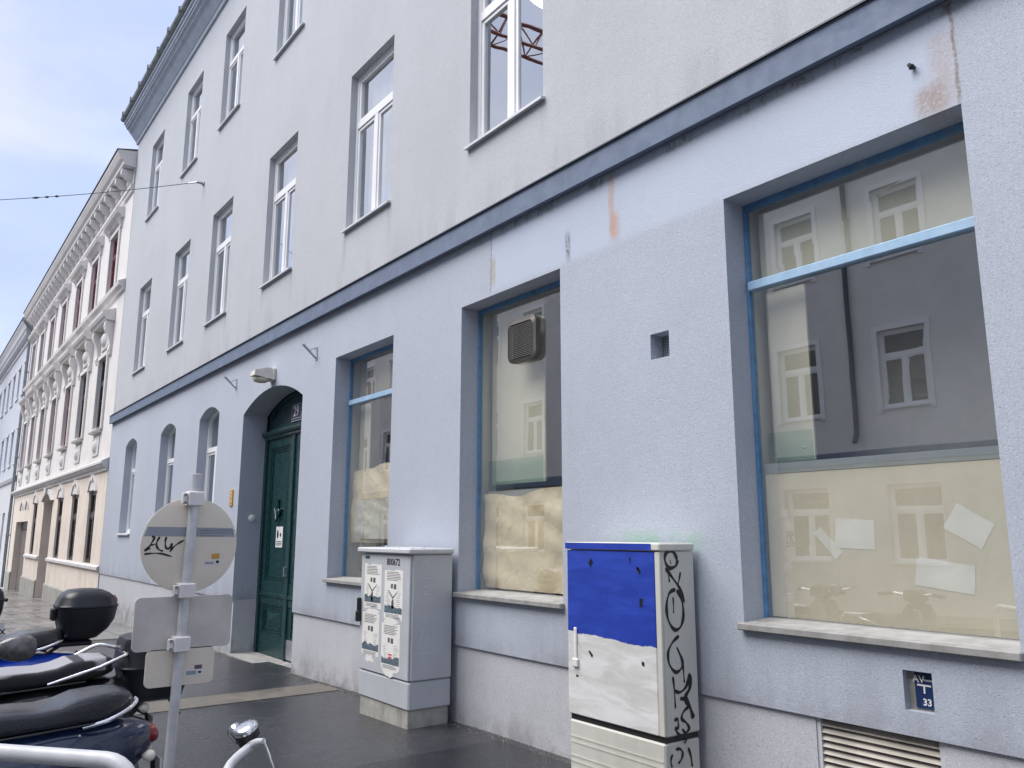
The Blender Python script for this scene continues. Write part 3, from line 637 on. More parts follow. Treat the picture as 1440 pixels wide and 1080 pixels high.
for k in range(19):
    o = ls if k == 0 else ls.copy()
    if k: COL.objects.link(o); o.parent = fan
    o.location = (0, 0, fz-.162+k*.0162)
# sheets behind the shop glass
def crumple(name, label, cat, x0, x1, z0, z1, y, mat, amp, top=0, seed=1, bow=0):
    rnd = random.Random(seed); nx, nz = 40, 34; ph = [(rnd.uniform(1, 7), rnd.uniform(1, 7), rnd.uniform(0, 6), rnd.uniform(.3, 1)) for _ in range(10)]
    vs = []; fs = []
    for j in range(nz+1):
        for i in range(nx+1):
            u, v = i/nx, j/nz
            d = sum(a*math.sin(p*u*3.1+q*v*2.6+r)*math.sin(q*u*1.3-p*v+r) for p, q, r, a in ph)/6
            d += .9*max(0, 1-abs((u-.72-.25*v)*9))+.5*max(0, 1-abs((u-.15-.05*v)*14))+.6*max(0, 1-abs((u+v*.9-1.25)*8))
            zt = z1+top*(math.sin(5*u+seed)*.5+math.sin(13*u)*.25+u*.6)
            vs.append((x0+(x1-x0)*u, y+amp*(.6+d), z0+(zt-z0)*v+bow*math.sin(math.pi*u)*(1-v)))
            if i and j: a = j*(nx+1)+i; fs.append((a-nx-2, a-nx-1, a, a-1))
    o = MB().add(vs, fs).build(name, mat, None, smooth=60, fix=False); return tag(o, label, cat)
crumple('paper_sheet', 'crumpled beige packing paper covering the lower part of the window with the fan', 'paper', -6.243, -4.855, 1.14, 1.975, YG+.02, MAT['paper'], .045, .05, 3)
crumple('paper_sheet', 'wrinkled beige paper hung across the narrow shop window next to the door', 'paper', -9.06, -7.67, 1.52, 2.37, YG+.045, MAT['paper'], .020, .04, 5)
crumple('plastic_sheet', 'crinkled white plastic film taped over the beige paper in the shop window', 'plastic film', -8.86, -7.67, 1.56, 2.02, YG+.012, MAT['plastic'], .022, .01, 9)
pb = thing('backing_board', 'cream privacy board filling the lower half of the largest shop window', 'board', (-2.4, YG+.03, 1.13))
MB().box(-3.125, -1.69, YG+.028, YG+.036, 1.13, 1.99).build('board', MAT['creampanel'], pb)
MB().box(-3.125, -1.69, YG+.024, YG+.04, 1.991, 2.055, .002).build('top_rail', MAT['greystrip'], pb)
for (cx, cz, ww, hh, a), lab in zip([(-1.93, 1.66, .21, .15, -33), (-2.07, 1.41, .30, .15, -8), (-2.55, 1.62, .24, .17, -4), (-2.72, 1.57, .20, .06, -48)], ['white leaflet tilted on the cream board, uppermost of the loose papers', 'wide white leaflet lying flat low on the cream board', 'faded square sheet stuck to the middle of the cream board', 'narrow curled paper strip slanting across the cream board']):
    ca, sa = math.cos(R(a)), math.sin(R(a)); m = MB()
    m.poly([(cx+(p*ca-q*sa), YG+.0255+.001*(p > 0), cz+(p*sa+q*ca)) for p, q in ((-ww/2, -hh/2), (ww/2, -hh/2*.9), (ww/2*.95, hh/2), (-ww/2, hh/2))]); m.build('leaflet', MAT['fadedpaper'])
    tag(bpy.data.objects[[o.name for o in bpy.data.objects if o.name.startswith('leaflet')][-1]], lab, 'leaflet')
vb = tag(MB().box(-3.12, -1.69, YG+.10, YG+.115, 3.215, 3.74).build('blind_board', MAT['cream']), 'cream board fixed behind the top light of the largest shop window', 'board')
tag(MB().box(-3.118, -2.83, YG+.13, YG+.145, 2.07, 3.19).build('side_board', MAT['cream']), 'tall cream side board inside the left of the largest shop window', 'board')
gp_ = thing('glass_shelf_panel', 'greenish glass strip with two screws inside the largest shop window', 'glass panel', (-2.97, YG+.06, 2.06))
MB().box(-3.115, -2.80, YG+.06, YG+.068, 2.06, 2.25).build('glass', MAT['panelglass'], gp_)
for xx in (-3.06, -2.86): MB().lathe([(.010, 0), (.009, .006), (.002, .008)], (xx, YG+.06, 2.14), (0, -1, 0), 10).build('screw', MAT['metal'], gp_)
tag(MB().box(-6.24, -5.44, YG+.13, YG+.145, 2.07, 3.74).build('side_board', MAT['cream']), 'tall pale board inside the window with the extractor fan', 'board')
gp2 = thing('glass_shelf_panel', 'greenish glass strip inside the shop window with the extractor fan', 'glass panel', (-5.85, YG+.09, 2.06))
MB().box(-6.24, -5.43, YG+.09, YG+.098, 2.01, 2.29).build('glass', MAT['panelglass'], gp2)
tag(MB().box(-6.24, -4.86, YG+.085, YG+.099, 1.95, 2.008).build('rail', MAT['greystrip']), 'grey rail behind the top edge of the crumpled paper', 'rail')
tag(MB().box(-9.06, -7.67, YG+.10, YG+.112, 3.22, 3.71).build('blind_board', simple('beige_board', (.42, .37, .29), .8)), 'beige board behind the top light of the narrow shop window', 'board')
tag(MB().box(-9.06, -8.78, YG+.13, YG+.142, 1.5, 3.19).build('side_board', MAT['cream']), 'tall cream board inside the narrow shop window next to the door', 'board')

an = thing('wall_anchor', 'small dark anchor bolt stub sticking out of the blue wall above the largest window', 'anchor', (-1.87, D, 4.09))
MB().tube([(-1.87, D-.001, 4.09), (-1.872, D-.05, 4.088)], .011, 8).box(-1.885, -1.86, D-.03, D-.012, 4.075, 4.10, .003).build('bolt', MAT['nearblack'], an)
gr_ = MB(); rnd = random.Random(4)
for k in range(1500):
    x = rnd.uniform(-13, -1); y = D+.01-abs(rnd.gauss(0, .07)); r_ = rnd.uniform(.003, .011)
    if DX0 < x < DX1: continue
    p = [Vector((x+rnd.uniform(-1, 1)*r_, y+rnd.uniform(-1, 1)*r_, gz(x)+.004)) for _ in range(3)] + [Vector((x, y, gz(x)+.004+r_))]
    gr_.add(p, [(0, 1, 3), (1, 2, 3), (2, 0, 3)])
tag(gr_.build('grit', simple('grit_stones', (.26, .24, .21), .8, var=.5, sc=30), None, fix=False), 'loose grit and crumbs swept against the foot of the wall', 'grit', kind='stuff')
# ================================================================== ornate neighbour
MAT['nwhite'] = simple('neighbour_white_render', (.71, .685, .665), .85, var=.04, sc=2, dirt=(.45, .43, .40), dirtamt=.35)
MAT['ncream'] = simple('neighbour_cream_render', (.74, .655, .57), .85, var=.05, sc=2, dirt=(.45, .40, .34), dirtamt=.4)
MAT['nstone'] = simple('neighbour_stone_plinth', (.36, .35, .32), .85, var=.12, sc=4, dirt=(.18, .18, .17), dirtamt=.5, bump=.3, bsc=40)
MAT['nred'] = simple('dark_red_window_paint', (.17, .03, .04), .4, var=.15)
MAT['ndark'] = simple('dark_brown_window_paint', (.035, .027, .028), .4, var=.15)
MAT['nfrieze'] = simple('neighbour_grey_frieze', (.58, .575, .57), .85, var=.08, sc=5)
MAT['ndoor'] = simple('brown_grey_door', (.17, .14, .13), .6, var=.12)
NX0, NX1 = -43.1, -22.52
nb = thing('ornate_townhouse', 'cream and white townhouse with stucco cornice and dark red windows', 'building', (-32, D, -.5))
cx = [-24.47, -27.32, -30.15, -33.28, -36.15, -38.98, -41.66]; nw = 1.12
op2 = [(c-nw/2, c+nw/2, 8.34, 10.05, .12, 0) for c in cx] + [(c-nw/2, c+nw/2, 4.45, 6.43, .12, 0) for c in cx]
wall(NX0, NX1, 3.5, 11.9, D, op2).build('upper_wall', MAT['nwhite'], nb, fix=False)
gxs = [-24.30, -27.0, -29.72, -35.65]; gw_ = 1.02
opg = [(c-gw_/2, c+gw_/2, .84, 2.74, .14, 0) for c in gxs] + [(-33.45, -31.35, -1.6, 2.95, .55, .25), (-41.45, -37.55, -1.6, 2.09, .3, 0)]
wall(NX0, NX1, -1.6, 3.2, D, opg).build('ground_floor_wall', MAT['ncream'], nb, fix=False)
for a, b in ((NX1, -31.35), (-33.45, -37.55), (-41.45, NX0)):
    MB().prism_x([(D-.05, -1.6), (D-.05, -.05), (D-.03, -.02), (D-.002, .0), (D-.002, -1.6)], b+.01 if b > NX0 else b, a-.01).build('plinth', MAT['nstone'], nb)
lp = [(D-.002, 3.18), (D-.05, 3.2), (D-.06, 3.26), (D-.12, 3.30), (D-.16, 3.36), (D-.18, 3.37), (D-.18, 3.43), (D-.002, 3.53)]
MB().prism_x(lp, NX0, NX1-.004).build('string_course', MAT['nfrieze'], nb)
MB().prism_x([(D-.002, .70), (D-.07, .72), (D-.07, .79), (D-.002, .83)], -31.3, NX1-.004).build('sill_course', MAT['nfrieze'], nb)
MB().prism_x([(D-.002, .70), (D-.07, .72), (D-.07, .79), (D-.002, .83)], -37.3, -33.5).build('sill_course', MAT['nfrieze'], nb)
MB().prism_x([(D-.002, 7.92), (D-.06, 7.95), (D-.08, 8.02), (D-.16, 8.08), (D-.18, 8.18), (D-.002, 8.26)], NX0, NX1-.004).build('sill_course', MAT['nwhite'], nb)
# main cornice
MB().prism_x([(D-.002, 10.70), (D-.05, 10.72), (D-.07, 10.80), (D-.10, 10.82), (D-.10, 10.90), (D-.002, 10.95)], NX0, NX1-.004).build('frieze_moulding', MAT['nwhite'], nb)
MB().prism_x([(D-.002, 10.93), (D-.03, 10.93), (D-.03, 11.40), (D-.002, 11.40)], NX0, NX1-.004).build('frieze', MAT['nfrieze'], nb)
MB().prism_x([(D-.002, 11.40), (D-.32, 11.42), (D-.33, 11.52), (D-.40, 11.57), (D-.46, 11.68), (D-.48, 11.72), (D-.48, 11.78), (D-.002, 11.90)], NX0-.05, NX1-.004).build('cornice', MAT['nwhite'], nb)
MB().prism_x([(D-.51, 11.78), (D-.51, 11.81), (D+.3, 12.0), (D+.3, 11.93)], NX0-.06, NX1-.004).build('cornice_flashing', MAT['flash'], nb)
md = MB().loft([[(x, D-.03, z) for x, z in rrect(.16, .34, .03, 2)], [(x, D-.2, z*1.0+.03) for x, z in rrect(.17, .27, .03, 2)], [(x, D-.31, z+.08) for x, z in rrect(.15, .16, .03, 2)]]).build('modillion', MAT['nwhite'], nb, smooth=45)
rs = MB().lathe([(.11, 0), (.11, .02), (.07, .045), (.03, .03), (.002, .055)], (0, D-.03, 0), (0, -1, 0), 10).build('rosette', MAT['nwhite'], nb, smooth=45)
k = 0; x = NX1-.3
while x > NX0+.2:
    for j, (p, dx, z) in enumerate(((md, 0, 11.22), (rs, -.375, 11.16))):
        o = p if k == 0 else p.copy()
        if k: COL.objects.link(o); o.parent = nb
        o.location = Vector((x+dx, 0, z))
    k += 1; x -= .75
MB().add([(NX0, D+.1, 11.97), (NX1, D+.1, 11.97), (NX1, 9.5, 15.5), (NX0, 9.5, 15.5), (NX1, D+.1, 11.7), (NX1, 15, 11.7), (NX1, 15, 11.9)], [(0, 1, 2, 3), (4, 1, 2, 6, 5)]).build('roof', MAT['roof'], nb)
MB().quad((NX0, 9.5, -1.6), (NX1, 9.5, -1.6), (NX1, 9.5, 15.4), (NX0, 9.5, 15.4)).quad((NX0, D, -1.6), (NX0, 9.5, -1.6), (NX0, 9.5, 11.9), (NX0, D, 11.9)).build('rear_wall', MAT['nwhite'], nb, fix=False)
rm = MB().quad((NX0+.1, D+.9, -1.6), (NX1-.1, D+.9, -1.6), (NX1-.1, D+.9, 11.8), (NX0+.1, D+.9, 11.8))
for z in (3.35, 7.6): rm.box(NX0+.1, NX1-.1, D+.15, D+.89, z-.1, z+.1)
rm.build('room_walls', MAT['nearblack'], nb, fix=False)
def nwin(fr, c, z0, h, w_, proto={}):
    key = (fr, h, w_)
    if key not in proto:
        proto[key] = o = make_window(w_, h, .12, nb, fr=fr, curtain=None, sill=None, fw=.06, split=.66, mull=.10, sash=.05, bars=True, gl='dullglass')
    else: o = copy_tree(proto[key], nb)
    place(o, nb, c-w_/2, D+.055, z0)
for i, c in enumerate(cx):
    nwin('nred', c, 8.34, 1.71, nw); nwin('ndark' if i < 2 else 'nred', c, 4.45, 1.98, nw)
    a, b = c-nw/2, c+nw/2
    # top floor: surround and hood
    s = MB(); t = .13
    s.box(a-t, a-.001, D-.05, D-.002, 8.262, 10.05, .01); s.box(b+.001, b+t, D-.05, D-.002, 8.262, 10.05, .01); s.box(a-t, b+t, D-.05, D-.002, 10.051, 10.17, .01); s.build('window_surround', MAT['nwhite'], nb)
    MB().prism_x([(D-.002, 10.30), (D-.08, 10.32), (D-.10, 10.38), (D-.20, 10.42), (D-.24, 10.50), (D-.24, 10.54), (D-.002, 10.62)], c-.95, c+.95).build('window_hood', MAT['nwhite'], nb)
    for xx in (c-.80, c+.68): MB().prism_x([(D-.002, 10.05), (D-.05, 10.08), (D-.10, 10.2), (D-.18, 10.29), (D-.002, 10.29)], xx, xx+.12).build('hood_bracket', MAT['nwhite'], nb)
    # middle floor: surround, consoles, heavy hood, apron
    s = MB(); t = .12
    s.box(a-t, a-.001, D-.06, D-.002, 4.38, 6.43, .01); s.box(b+.001, b+t, D-.06, D-.002, 4.38, 6.43, .01); s.box(a-t, b+t, D-.06, D-.002, 6.431, 6.56, .01); s.build('window_surround', MAT['nwhite'], nb)
    MB().prism_x([(D-.002, 4.30), (D-.13, 4.32), (D-.15, 4.36), (D-.15, 4.40), (D+.09, 4.445), (D+.09, 4.30)], a-.0 if False else a+.002, b-.002).build('sill', MAT['nwhite'], nb)
    MB().prism_x([(D-.002, 7.30), (D-.22, 7.31), (D-.24, 7.36), (D-.29, 7.40), (D-.33, 7.48), (D-.33, 7.53), (D-.002, 7.66)], c-1.02, c+1.02).build('window_hood', MAT['nwhite'], nb)
    for xx in (c-.96, c+.72):
        MB().prism_x([(D-.002, 6.35), (D-.06, 6.38), (D-.10, 6.5), (D-.07, 6.62), (D-.10, 6.80), (D-.15, 6.95), (D-.20, 7.05), (D-.23, 7.16), (D-.21, 7.295), (D-.002, 7.295)], xx, xx+.24).build('console', MAT['nwhite'], nb)
    ar = MB().box(c-.45, c+.45, D-.04, D-.002, 6.66, 7.20, .02); ar.loft([[(c+p*s, D-y, 6.95+q*s) for p, q in rrect(.6, .4, .18, 3)] for s, y in ((1, .04), (.8, .09), (.3, .13))]); ar.build('lunette_relief', MAT['nwhite'], nb, smooth=40)
    MB().box(c-.42, c+.42, D-.03, D-.002, 3.68, 4.22, .015).loft([[(c+p*s, D-y, 3.95+q*s) for p, q in rrect(.42, .36, .15, 3)] for s, y in ((1, .03), (.75, .075), (.25, .10))]).build('apron_panel', MAT['nfrieze'], nb, smooth=40)
for c in gxs:
    nwin('ndark', c, .84, 1.90, gw_)
    ap1, ap2 = arch_pts(c-.62, c+.62, 2.72, .46), arch_pts(c-.50, c+.50, 2.72, .36); m = MB()
    for k in range(len(ap1)-1): m.prism_y([ap1[k], ap1[k+1], ap2[k+1], ap2[k]], D-.06, D-.002)
    m.box(c-.09, c+.09, D-.075, D-.002, 3.0, 3.18, .01)
    m.build('arch_moulding', MAT['nwhite'], nb)
    MB().prism_y([(c-.49, 2.76)] + arch_pts(c-.49, c+.49, 2.762, .31) + [(c+.49, 2.76)], D-.025, D-.002).build('tympanum', MAT['nwhite'], nb)
m = MB(); ap1, ap2 = arch_pts(-33.65, -31.15, 2.72, .42), arch_pts(-33.44, -31.36, 2.72, .26)
for k in range(len(ap1)-1): m.prism_y([ap1[k], ap1[k+1], ap2[k+1], ap2[k]], D-.1, D-.003)
m.prism_y([(-32.58, 2.98), (-32.22, 2.98), (-32.14, 3.17), (-32.66, 3.17)], D-.16, D-.002); m.build('portal_arch', MAT['nfrieze'], nb)
MB().box(-33.45, -31.35, D+.5, D+.54, -1.2, 2.95).box(-32.42, -32.38, D+.48, D+.5, -1.2, 2.7).build('portal_door', MAT['ndoor'], nb)
gd = MB().box(-41.45, -37.55, D+.26, D+.30, -1.3, 2.09).build('garage_door', MAT['ndoor'], nb)
for k in range(6): MB().box(-41.4+k*.65, -40.8+k*.65, D+.235, D+.259, -1.1, 1.75, .006).build('door_panel', MAT['ndoor'], gd)
MB().box(-41.45, -37.55, D+.20, D+.259, 1.78, 2.088).build('door_header', MAT['ndark'], gd)
MB().box(-37.95, -37.75, D+.228, D+.234, .9, 1.4).build('notice', MAT['whitepaper'], gd)
for c in (-39.9, -38.2):
    ap1, ap2 = arch_pts(c-.5, c+.5, 2.55, .4), arch_pts(c-.42, c+.42, 2.55, .34); m = MB()
    for k in range(len(ap1)-1): m.prism_y([ap1[k], ap1[k+1], ap2[k+1], ap2[k]], D-.05, D-.002)
    m.build('blind_arch', MAT['nfrieze'], nb)
dp = thing('downpipe', 'dark grey downpipe between the ornate townhouse and the pale blue house', 'downpipe', (-43.2, D, -.8))
MB().tube([(-43.2, D-.45, 11.5), (-43.2, D-.12, 11.0), (-43.2, D-.12, 6), (-43.2, D-.12, -.75)], .06, 8).build('pipe', MAT['gutter'], dp, smooth=50)
for z in (1.5, 5, 9): MB().box(-43.28, -43.12, D-.19, D-.0, z, z+.05).build('pipe_clamp', MAT['gutter'], dp)
# ================================================================== far pale blue house
MAT['fblue'] = simple('pale_blue_render', (.52, .55, .61), .85, var=.05, sc=2)
MAT['fwhite'] = simple('pale_render', (.60, .61, .63), .85, var=.05, sc=2)
fb = thing('pale_blue_townhouse', 'pale blue townhouse with bracketed cornice beyond the ornate one', 'building', (-60, D, -1))
FX0, FX1 = -90.0, -43.3
fcx = [FX1-1.5-2.45*i for i in range(10)]
fo = [(c-.5, c+.5, 4.95, 6.55, .1, 0) for c in fcx] + [(c-.5, c+.5, 8.3, 9.8, .1, 0) for c in fcx]
wall(FX0, FX1, 4.1, 11.4, D, fo).build('upper_wall', MAT['fblue'], fb, fix=False)
fg_ = [(c-.5, c+.5, .4, 2.6, .12, 0) for c in fcx[::1]]
wall(FX0, FX1, -2, 4.0, D, fg_).build('ground_floor_wall', MAT['fwhite'], fb, fix=False)
MB().prism_x([(D-.002, 3.98), (D-.08, 4.02), (D-.14, 4.16), (D-.002, 4.24)], FX0, FX1).build('string_course', MAT['fwhite'], fb)
MB().prism_x([(D-.002, 10.7), (D-.05, 10.72), (D-.05, 11.1), (D-.30, 11.15), (D-.36, 11.35), (D-.45, 11.5), (D-.45, 11.6), (D-.002, 11.75)], FX0, FX1).build('cornice', MAT['fwhite'], fb)
MB().prism_x([(D-.49, 11.6), (D-.49, 11.63), (D+.2, 11.82), (D+.2, 11.75)], FX0, FX1).build('cornice_flashing', MAT['flash'], fb)
mo = MB().box(-.09, .09, D-.28, D-.05, 0, .3, .03).build('modillion', MAT['fwhite'], fb)
for k in range(40):
    o = mo if k == 0 else mo.copy()
    if k: COL.objects.link(o); o.parent = fb
    o.location = (FX1-.4-k*.62, 0, 10.84)
for c in fcx:
    for z, h in ((4.95, 1.6), (8.3, 1.5)):
        key = ('fw', h)
        o = make_window(1.0, h, .1, fb, fr='pvc', curtain=None, sill=None) if c == fcx[0] else copy_tree(FP[h], fb)
        if c == fcx[0]: FP = {**(globals().get('FP') or {}), h: o}
        place(o, fb, c-.5, D+.09, z)
        MB().box(c-.62, c+.62, D-.06, D-.002, z-.12, z-.02).box(c-.62, c+.62, D-.05, D-.002, z+h+.02, z+h+.14).build('window_trim', MAT['fwhite'], fb)
    MB().box(c-.5, c+.5, D+.09, D+.12, .4, 2.6).build('shutter', MAT['fblue'], fb)
MB().quad((FX0, D+.7, -2), (FX1, D+.7, -2), (FX1, D+.7, 11.6), (FX0, D+.7, 11.6)).build('room_wall', MAT['nearblack'], fb, fix=False)
MB().add([(FX0, D-.45, 11.63), (FX1, D-.45, 11.63), (FX1, 9.5, 14.5), (FX0, 9.5, 14.5), (FX1, 9.5, -2), (FX0, 9.5, -2)], [(0, 1, 2, 3), (3, 2, 4, 5)]).build('roof', MAT['roof'], fb)
MB().box(-50.2, -49.6, 5.2, 5.7, 11.5, 13.4).build('chimney', MAT['nfrieze'], fb)

# ================================================================== opposite side of the street (seen mirrored in the glass)
YO = -9.0
MAT['owall'] = simple('opposite_grey_render', (.74, .725, .70), .85, var=.05, sc=2, dirt=(.5, .49, .48), dirtamt=.3)
MAT['olow'] = simple('opposite_base_render', (.56, .545, .50), .85, var=.06, sc=2)
ob = thing('opposite_house', 'grey rendered house with white windows across the street, mirrored in the shop glass', 'building', (-8, YO, 0))
OX0, OX1 = -45, 26
oc = [-8.85+2.66*i for i in range(-12, 13)]
oo = [(c-.55, c+.55, 4.42, 6.22, .1, 0) for c in oc] + [(c-.55, c+.55, 7.9, 9.6, .1, 0) for c in oc]
def flipY(mb):
    for v in mb.v: v.y = 2*YO-v.y
    return mb
flipY(wall(OX0, OX1, 3.35, 11.3, YO, oo)).build('upper_wall', MAT['owall'], ob, fix=False)
ol = [(c-.6, c+.6, 1.0, 2.7, .15, 0) for c in oc]
flipY(wall(OX0, OX1, -2, 3.35, YO, ol)).build('ground_floor_wall', MAT['olow'], ob, fix=False)
MB().box(OX0, OX1, YO+.002, YO+.14, 3.2, 3.5, .02).build('string_course', MAT['band'], ob)
MB().box(OX0, OX1, YO+.002, YO+.4, 11.0, 11.35, .03).build('cornice', MAT['owall'], ob)
MB().box(OX0, OX1, YO-6, YO-.12, 11.2, 11.5).quad((OX0, YO-1, -2), (OX1, YO-1, -2), (OX1, YO-1, 11.3), (OX0, YO-1, 11.3)).build('roof', MAT['roof'], ob, fix=False)
MB().tube([(-10.03, YO+.09, 11), (-10.03, YO+.09, 3.9), (-10.03, YO+.2, 3.7)], .06, 8).build('downpipe', MAT['flash'], ob, smooth=50)
wp = make_window(1.1, 1.8, .1, ob, curtain=None, gl='dullglass'); wp2 = make_window(1.2, 1.7, .15, ob, curtain=None, gl='dullglass')
first = True
for c in oc:
    for z in (4.42, 7.9):
        o = wp if first else copy_tree(wp, ob); first = False
        place(o, ob, c+.55, YO-.1, z); o.rotation_euler.z = math.pi
        if z > 7: o.scale.z = 1.7/1.8
for i, c in enumerate(oc): o = wp2 if i == 0 else copy_tree(wp2, ob); place(o, ob, c+.6, YO-.15, 1.0); o.rotation_euler.z = math.pi
for c in oc:
    for z0, z1 in ((4.42, 6.22), (7.9, 9.6)):
        m = MB(); a, b = c-.55, c+.55
        m.box(a-.12, a-.001, YO+.002, YO+.03, z0-.1, z1+.12).box(b+.001, b+.12, YO+.002, YO+.03, z0-.1, z1+.12).box(a-.001, b+.001, YO+.002, YO+.029, z1+.001, z1+.12); m.build('window_surround', MAT['pvc'], ob)
# tower crane, seen only as a mirror image in an upper window pane
MAT['crane'] = simple('red_crane_paint', (.20, .06, .05), .6, var=.2)
def mir(px, py, Z):          # point at height Z whose mirror image in the upper window glass shows at the pixel
    d = ray(px, py); o0 = onY(px, py, D+.124); d = Vector((d.x, -d.y, d.z)); return o0+d*((Z-o0.z)/d.z)
j1, j2 = mir(695, 38, 46), mir(770, 62, 46)
jc = (j1+j2)/2; jd = (j2-j1).normalized(); js = jd.cross(Vector((0, 0, 1)))
mb0 = jc-jd*34*.9
crn = thing('tower_crane', 'rusty red lattice tower crane beyond the roofs opposite, mirrored in an upper pane', 'crane', (mb0.x, mb0.y, 0))
m = MB(); Lh, hh = 34, 2.6; jc = jc-Vector((0, 0, 1.0))
b0 = [jc+js*.9, jc-js*.9]; 
for off in (js*.9, -js*.9): m.tube([jc+off-jd*Lh, jc+off+jd*Lh], .16, 6)
m.tube([jc+Vector((0, 0, hh))-jd*Lh, jc+Vector((0, 0, hh))+jd*Lh], .2, 6)
n = 26
for k in range(n):
    p, q, r = jc+jd*(-Lh+2*Lh*k/n), jc+jd*(-Lh+2*Lh*(k+.5)/n), jc+jd*(-Lh+2*Lh*(k+1)/n)
    for off in (js*.9, -js*.9): m.tube([p+off, q+Vector((0, 0, hh))], .08, 4); m.tube([q+Vector((0, 0, hh)), r+off], .08, 4)
    m.tube([p+js*.9, q-js*.9], .06, 4)
m.build('jib', MAT['crane'], crn)
m = MB(); mc = jc-jd*Lh*.9
for a in (-1, 1):
    for b in (-1, 1): m.tube([mc+Vector((a*.9, b*.9, -mc.z)), mc+Vector((a*.9, b*.9, 0))], .14, 6)
zz = 0
while zz < mc.z-2:
    for a in (-1, 1):
        m.tube([Vector((mc.x+a*.9, mc.y-.9, zz)), Vector((mc.x+a*.9, mc.y+.9, zz+2))], .07, 4); m.tube([Vector((mc.x-.9, mc.y+a*.9, zz)), Vector((mc.x+.9, mc.y+a*.9, zz+2))], .07, 4)
    zz += 2
m.build('mast', MAT['crane'], crn)
# ================================================================== overhead wire
wr = thing('span_wire', 'thin overhead span wire hooked to the grey upper wall', 'wire', (-15.66, D, 8.42))
A = Vector((-15.66, D-.13, 8.43)); Bp = onX(0, 281, -18.2); Bq = Bp+(Bp-A)*((YO+.01-Bp.y)/(Bp.y-A.y)); Bq.z = Bp.z+.25
pts = [A+(Bp-A)*(k/12)+Vector((0, 0, -.04*math.sin(math.pi*k/12))) for k in range(13)] + [Bq]
m = MB().tube(pts, .007, 5); m.build('wire', MAT['flash'], wr)
def lerpw(t): i = int(t*12); return pts[i]+(pts[i+1]-pts[i])*(t*12-i)
for a, b in ((.80, .835), (.75, .77), (.70, .72)): MB().tube([lerpw(a), lerpw((a+b)/2), lerpw(b)], [.012, .026, .012], 8).build('insulator', MAT['flash'], wr, smooth=60)
MB().tube([A, lerpw(.045)], [.02, .012], 8).build('turnbuckle', MAT['metal'], wr, smooth=60)
MB().lathe([(.05, 0), (.05, .02), (.025, .03), (.02, .14)], (-15.66, D, 8.43), (0, -1, 0), 12).build('wall_hook', MAT['gutter'], wr, smooth=50)
# ================================================================== street cabinets
MAT['cabgrey'] = simple('grey_cabinet_paint', (.50, .52, .55), .45, var=.04, sc=4, dirt=(.40, .42, .45), dirtamt=.35)
c1 = thing('grey_street_cabinet', 'grey distribution cabinet numbered 800672 covered in torn posters against the plinth', 'cabinet', (-6.78, 3.84, 0))
X0, X1, Y0, Y1 = -7.25, -6.30, 3.62, 4.055
MB().box(X0+.02, X1-.03, Y0+.02, Y1-.01, -.25, .135, .006).build('concrete_base', MAT['concrete'], c1)
MB().box(X0+.006, X1-.006, Y0+.006, Y1, .137, .368, .012).build('lower_housing', MAT['cabgrey'], c1)
MB().box(X0, X1, Y0+.02, Y1, .374, 1.44, .01).build('housing', MAT['cabgrey'], c1)
dr1 = MB().box(X0+.004, X1-.012, Y0, Y0+.0195, .378, 1.436, .006).build('door', MAT['cabgrey'], c1)
MB().box(X0-.035, X1+.03, Y0-.035, Y1-.0, 1.442, 1.492, .012).build('lid', simple('pale_cabinet_lid', (.56, .57, .59), .45, var=.05), c1)
for xx in (-7.1, -6.85, -6.6, -6.4): MB().lathe([(.014, 0), (.012, .012), (.003, .016)], (xx, 3.80, 1.49), (0, 0, 1), 8).build('bolt', MAT['galv'], c1)
MB().box(X0-.006, X0+.03, Y0-.035, Y0-.001, .80, 1.02, .006).box(X0-.012, X0+.035, Y0-.045, Y0-.001, .80, .90, .008).build('lock', MAT['black'], dr1)
text_mesh('800672', .082, 'lettering', MAT['ink'], c1, (-6.615, Y0-.0012, 1.365), (1, 0, 0), (0, 0, 1), .002)
MB().box(-7.17, -7.08, Y0-.0012, Y0-.0002, 1.385, 1.415).build('maker_badge', simple('dark_teal_badge', (.02, .10, .10), .5), dr1)
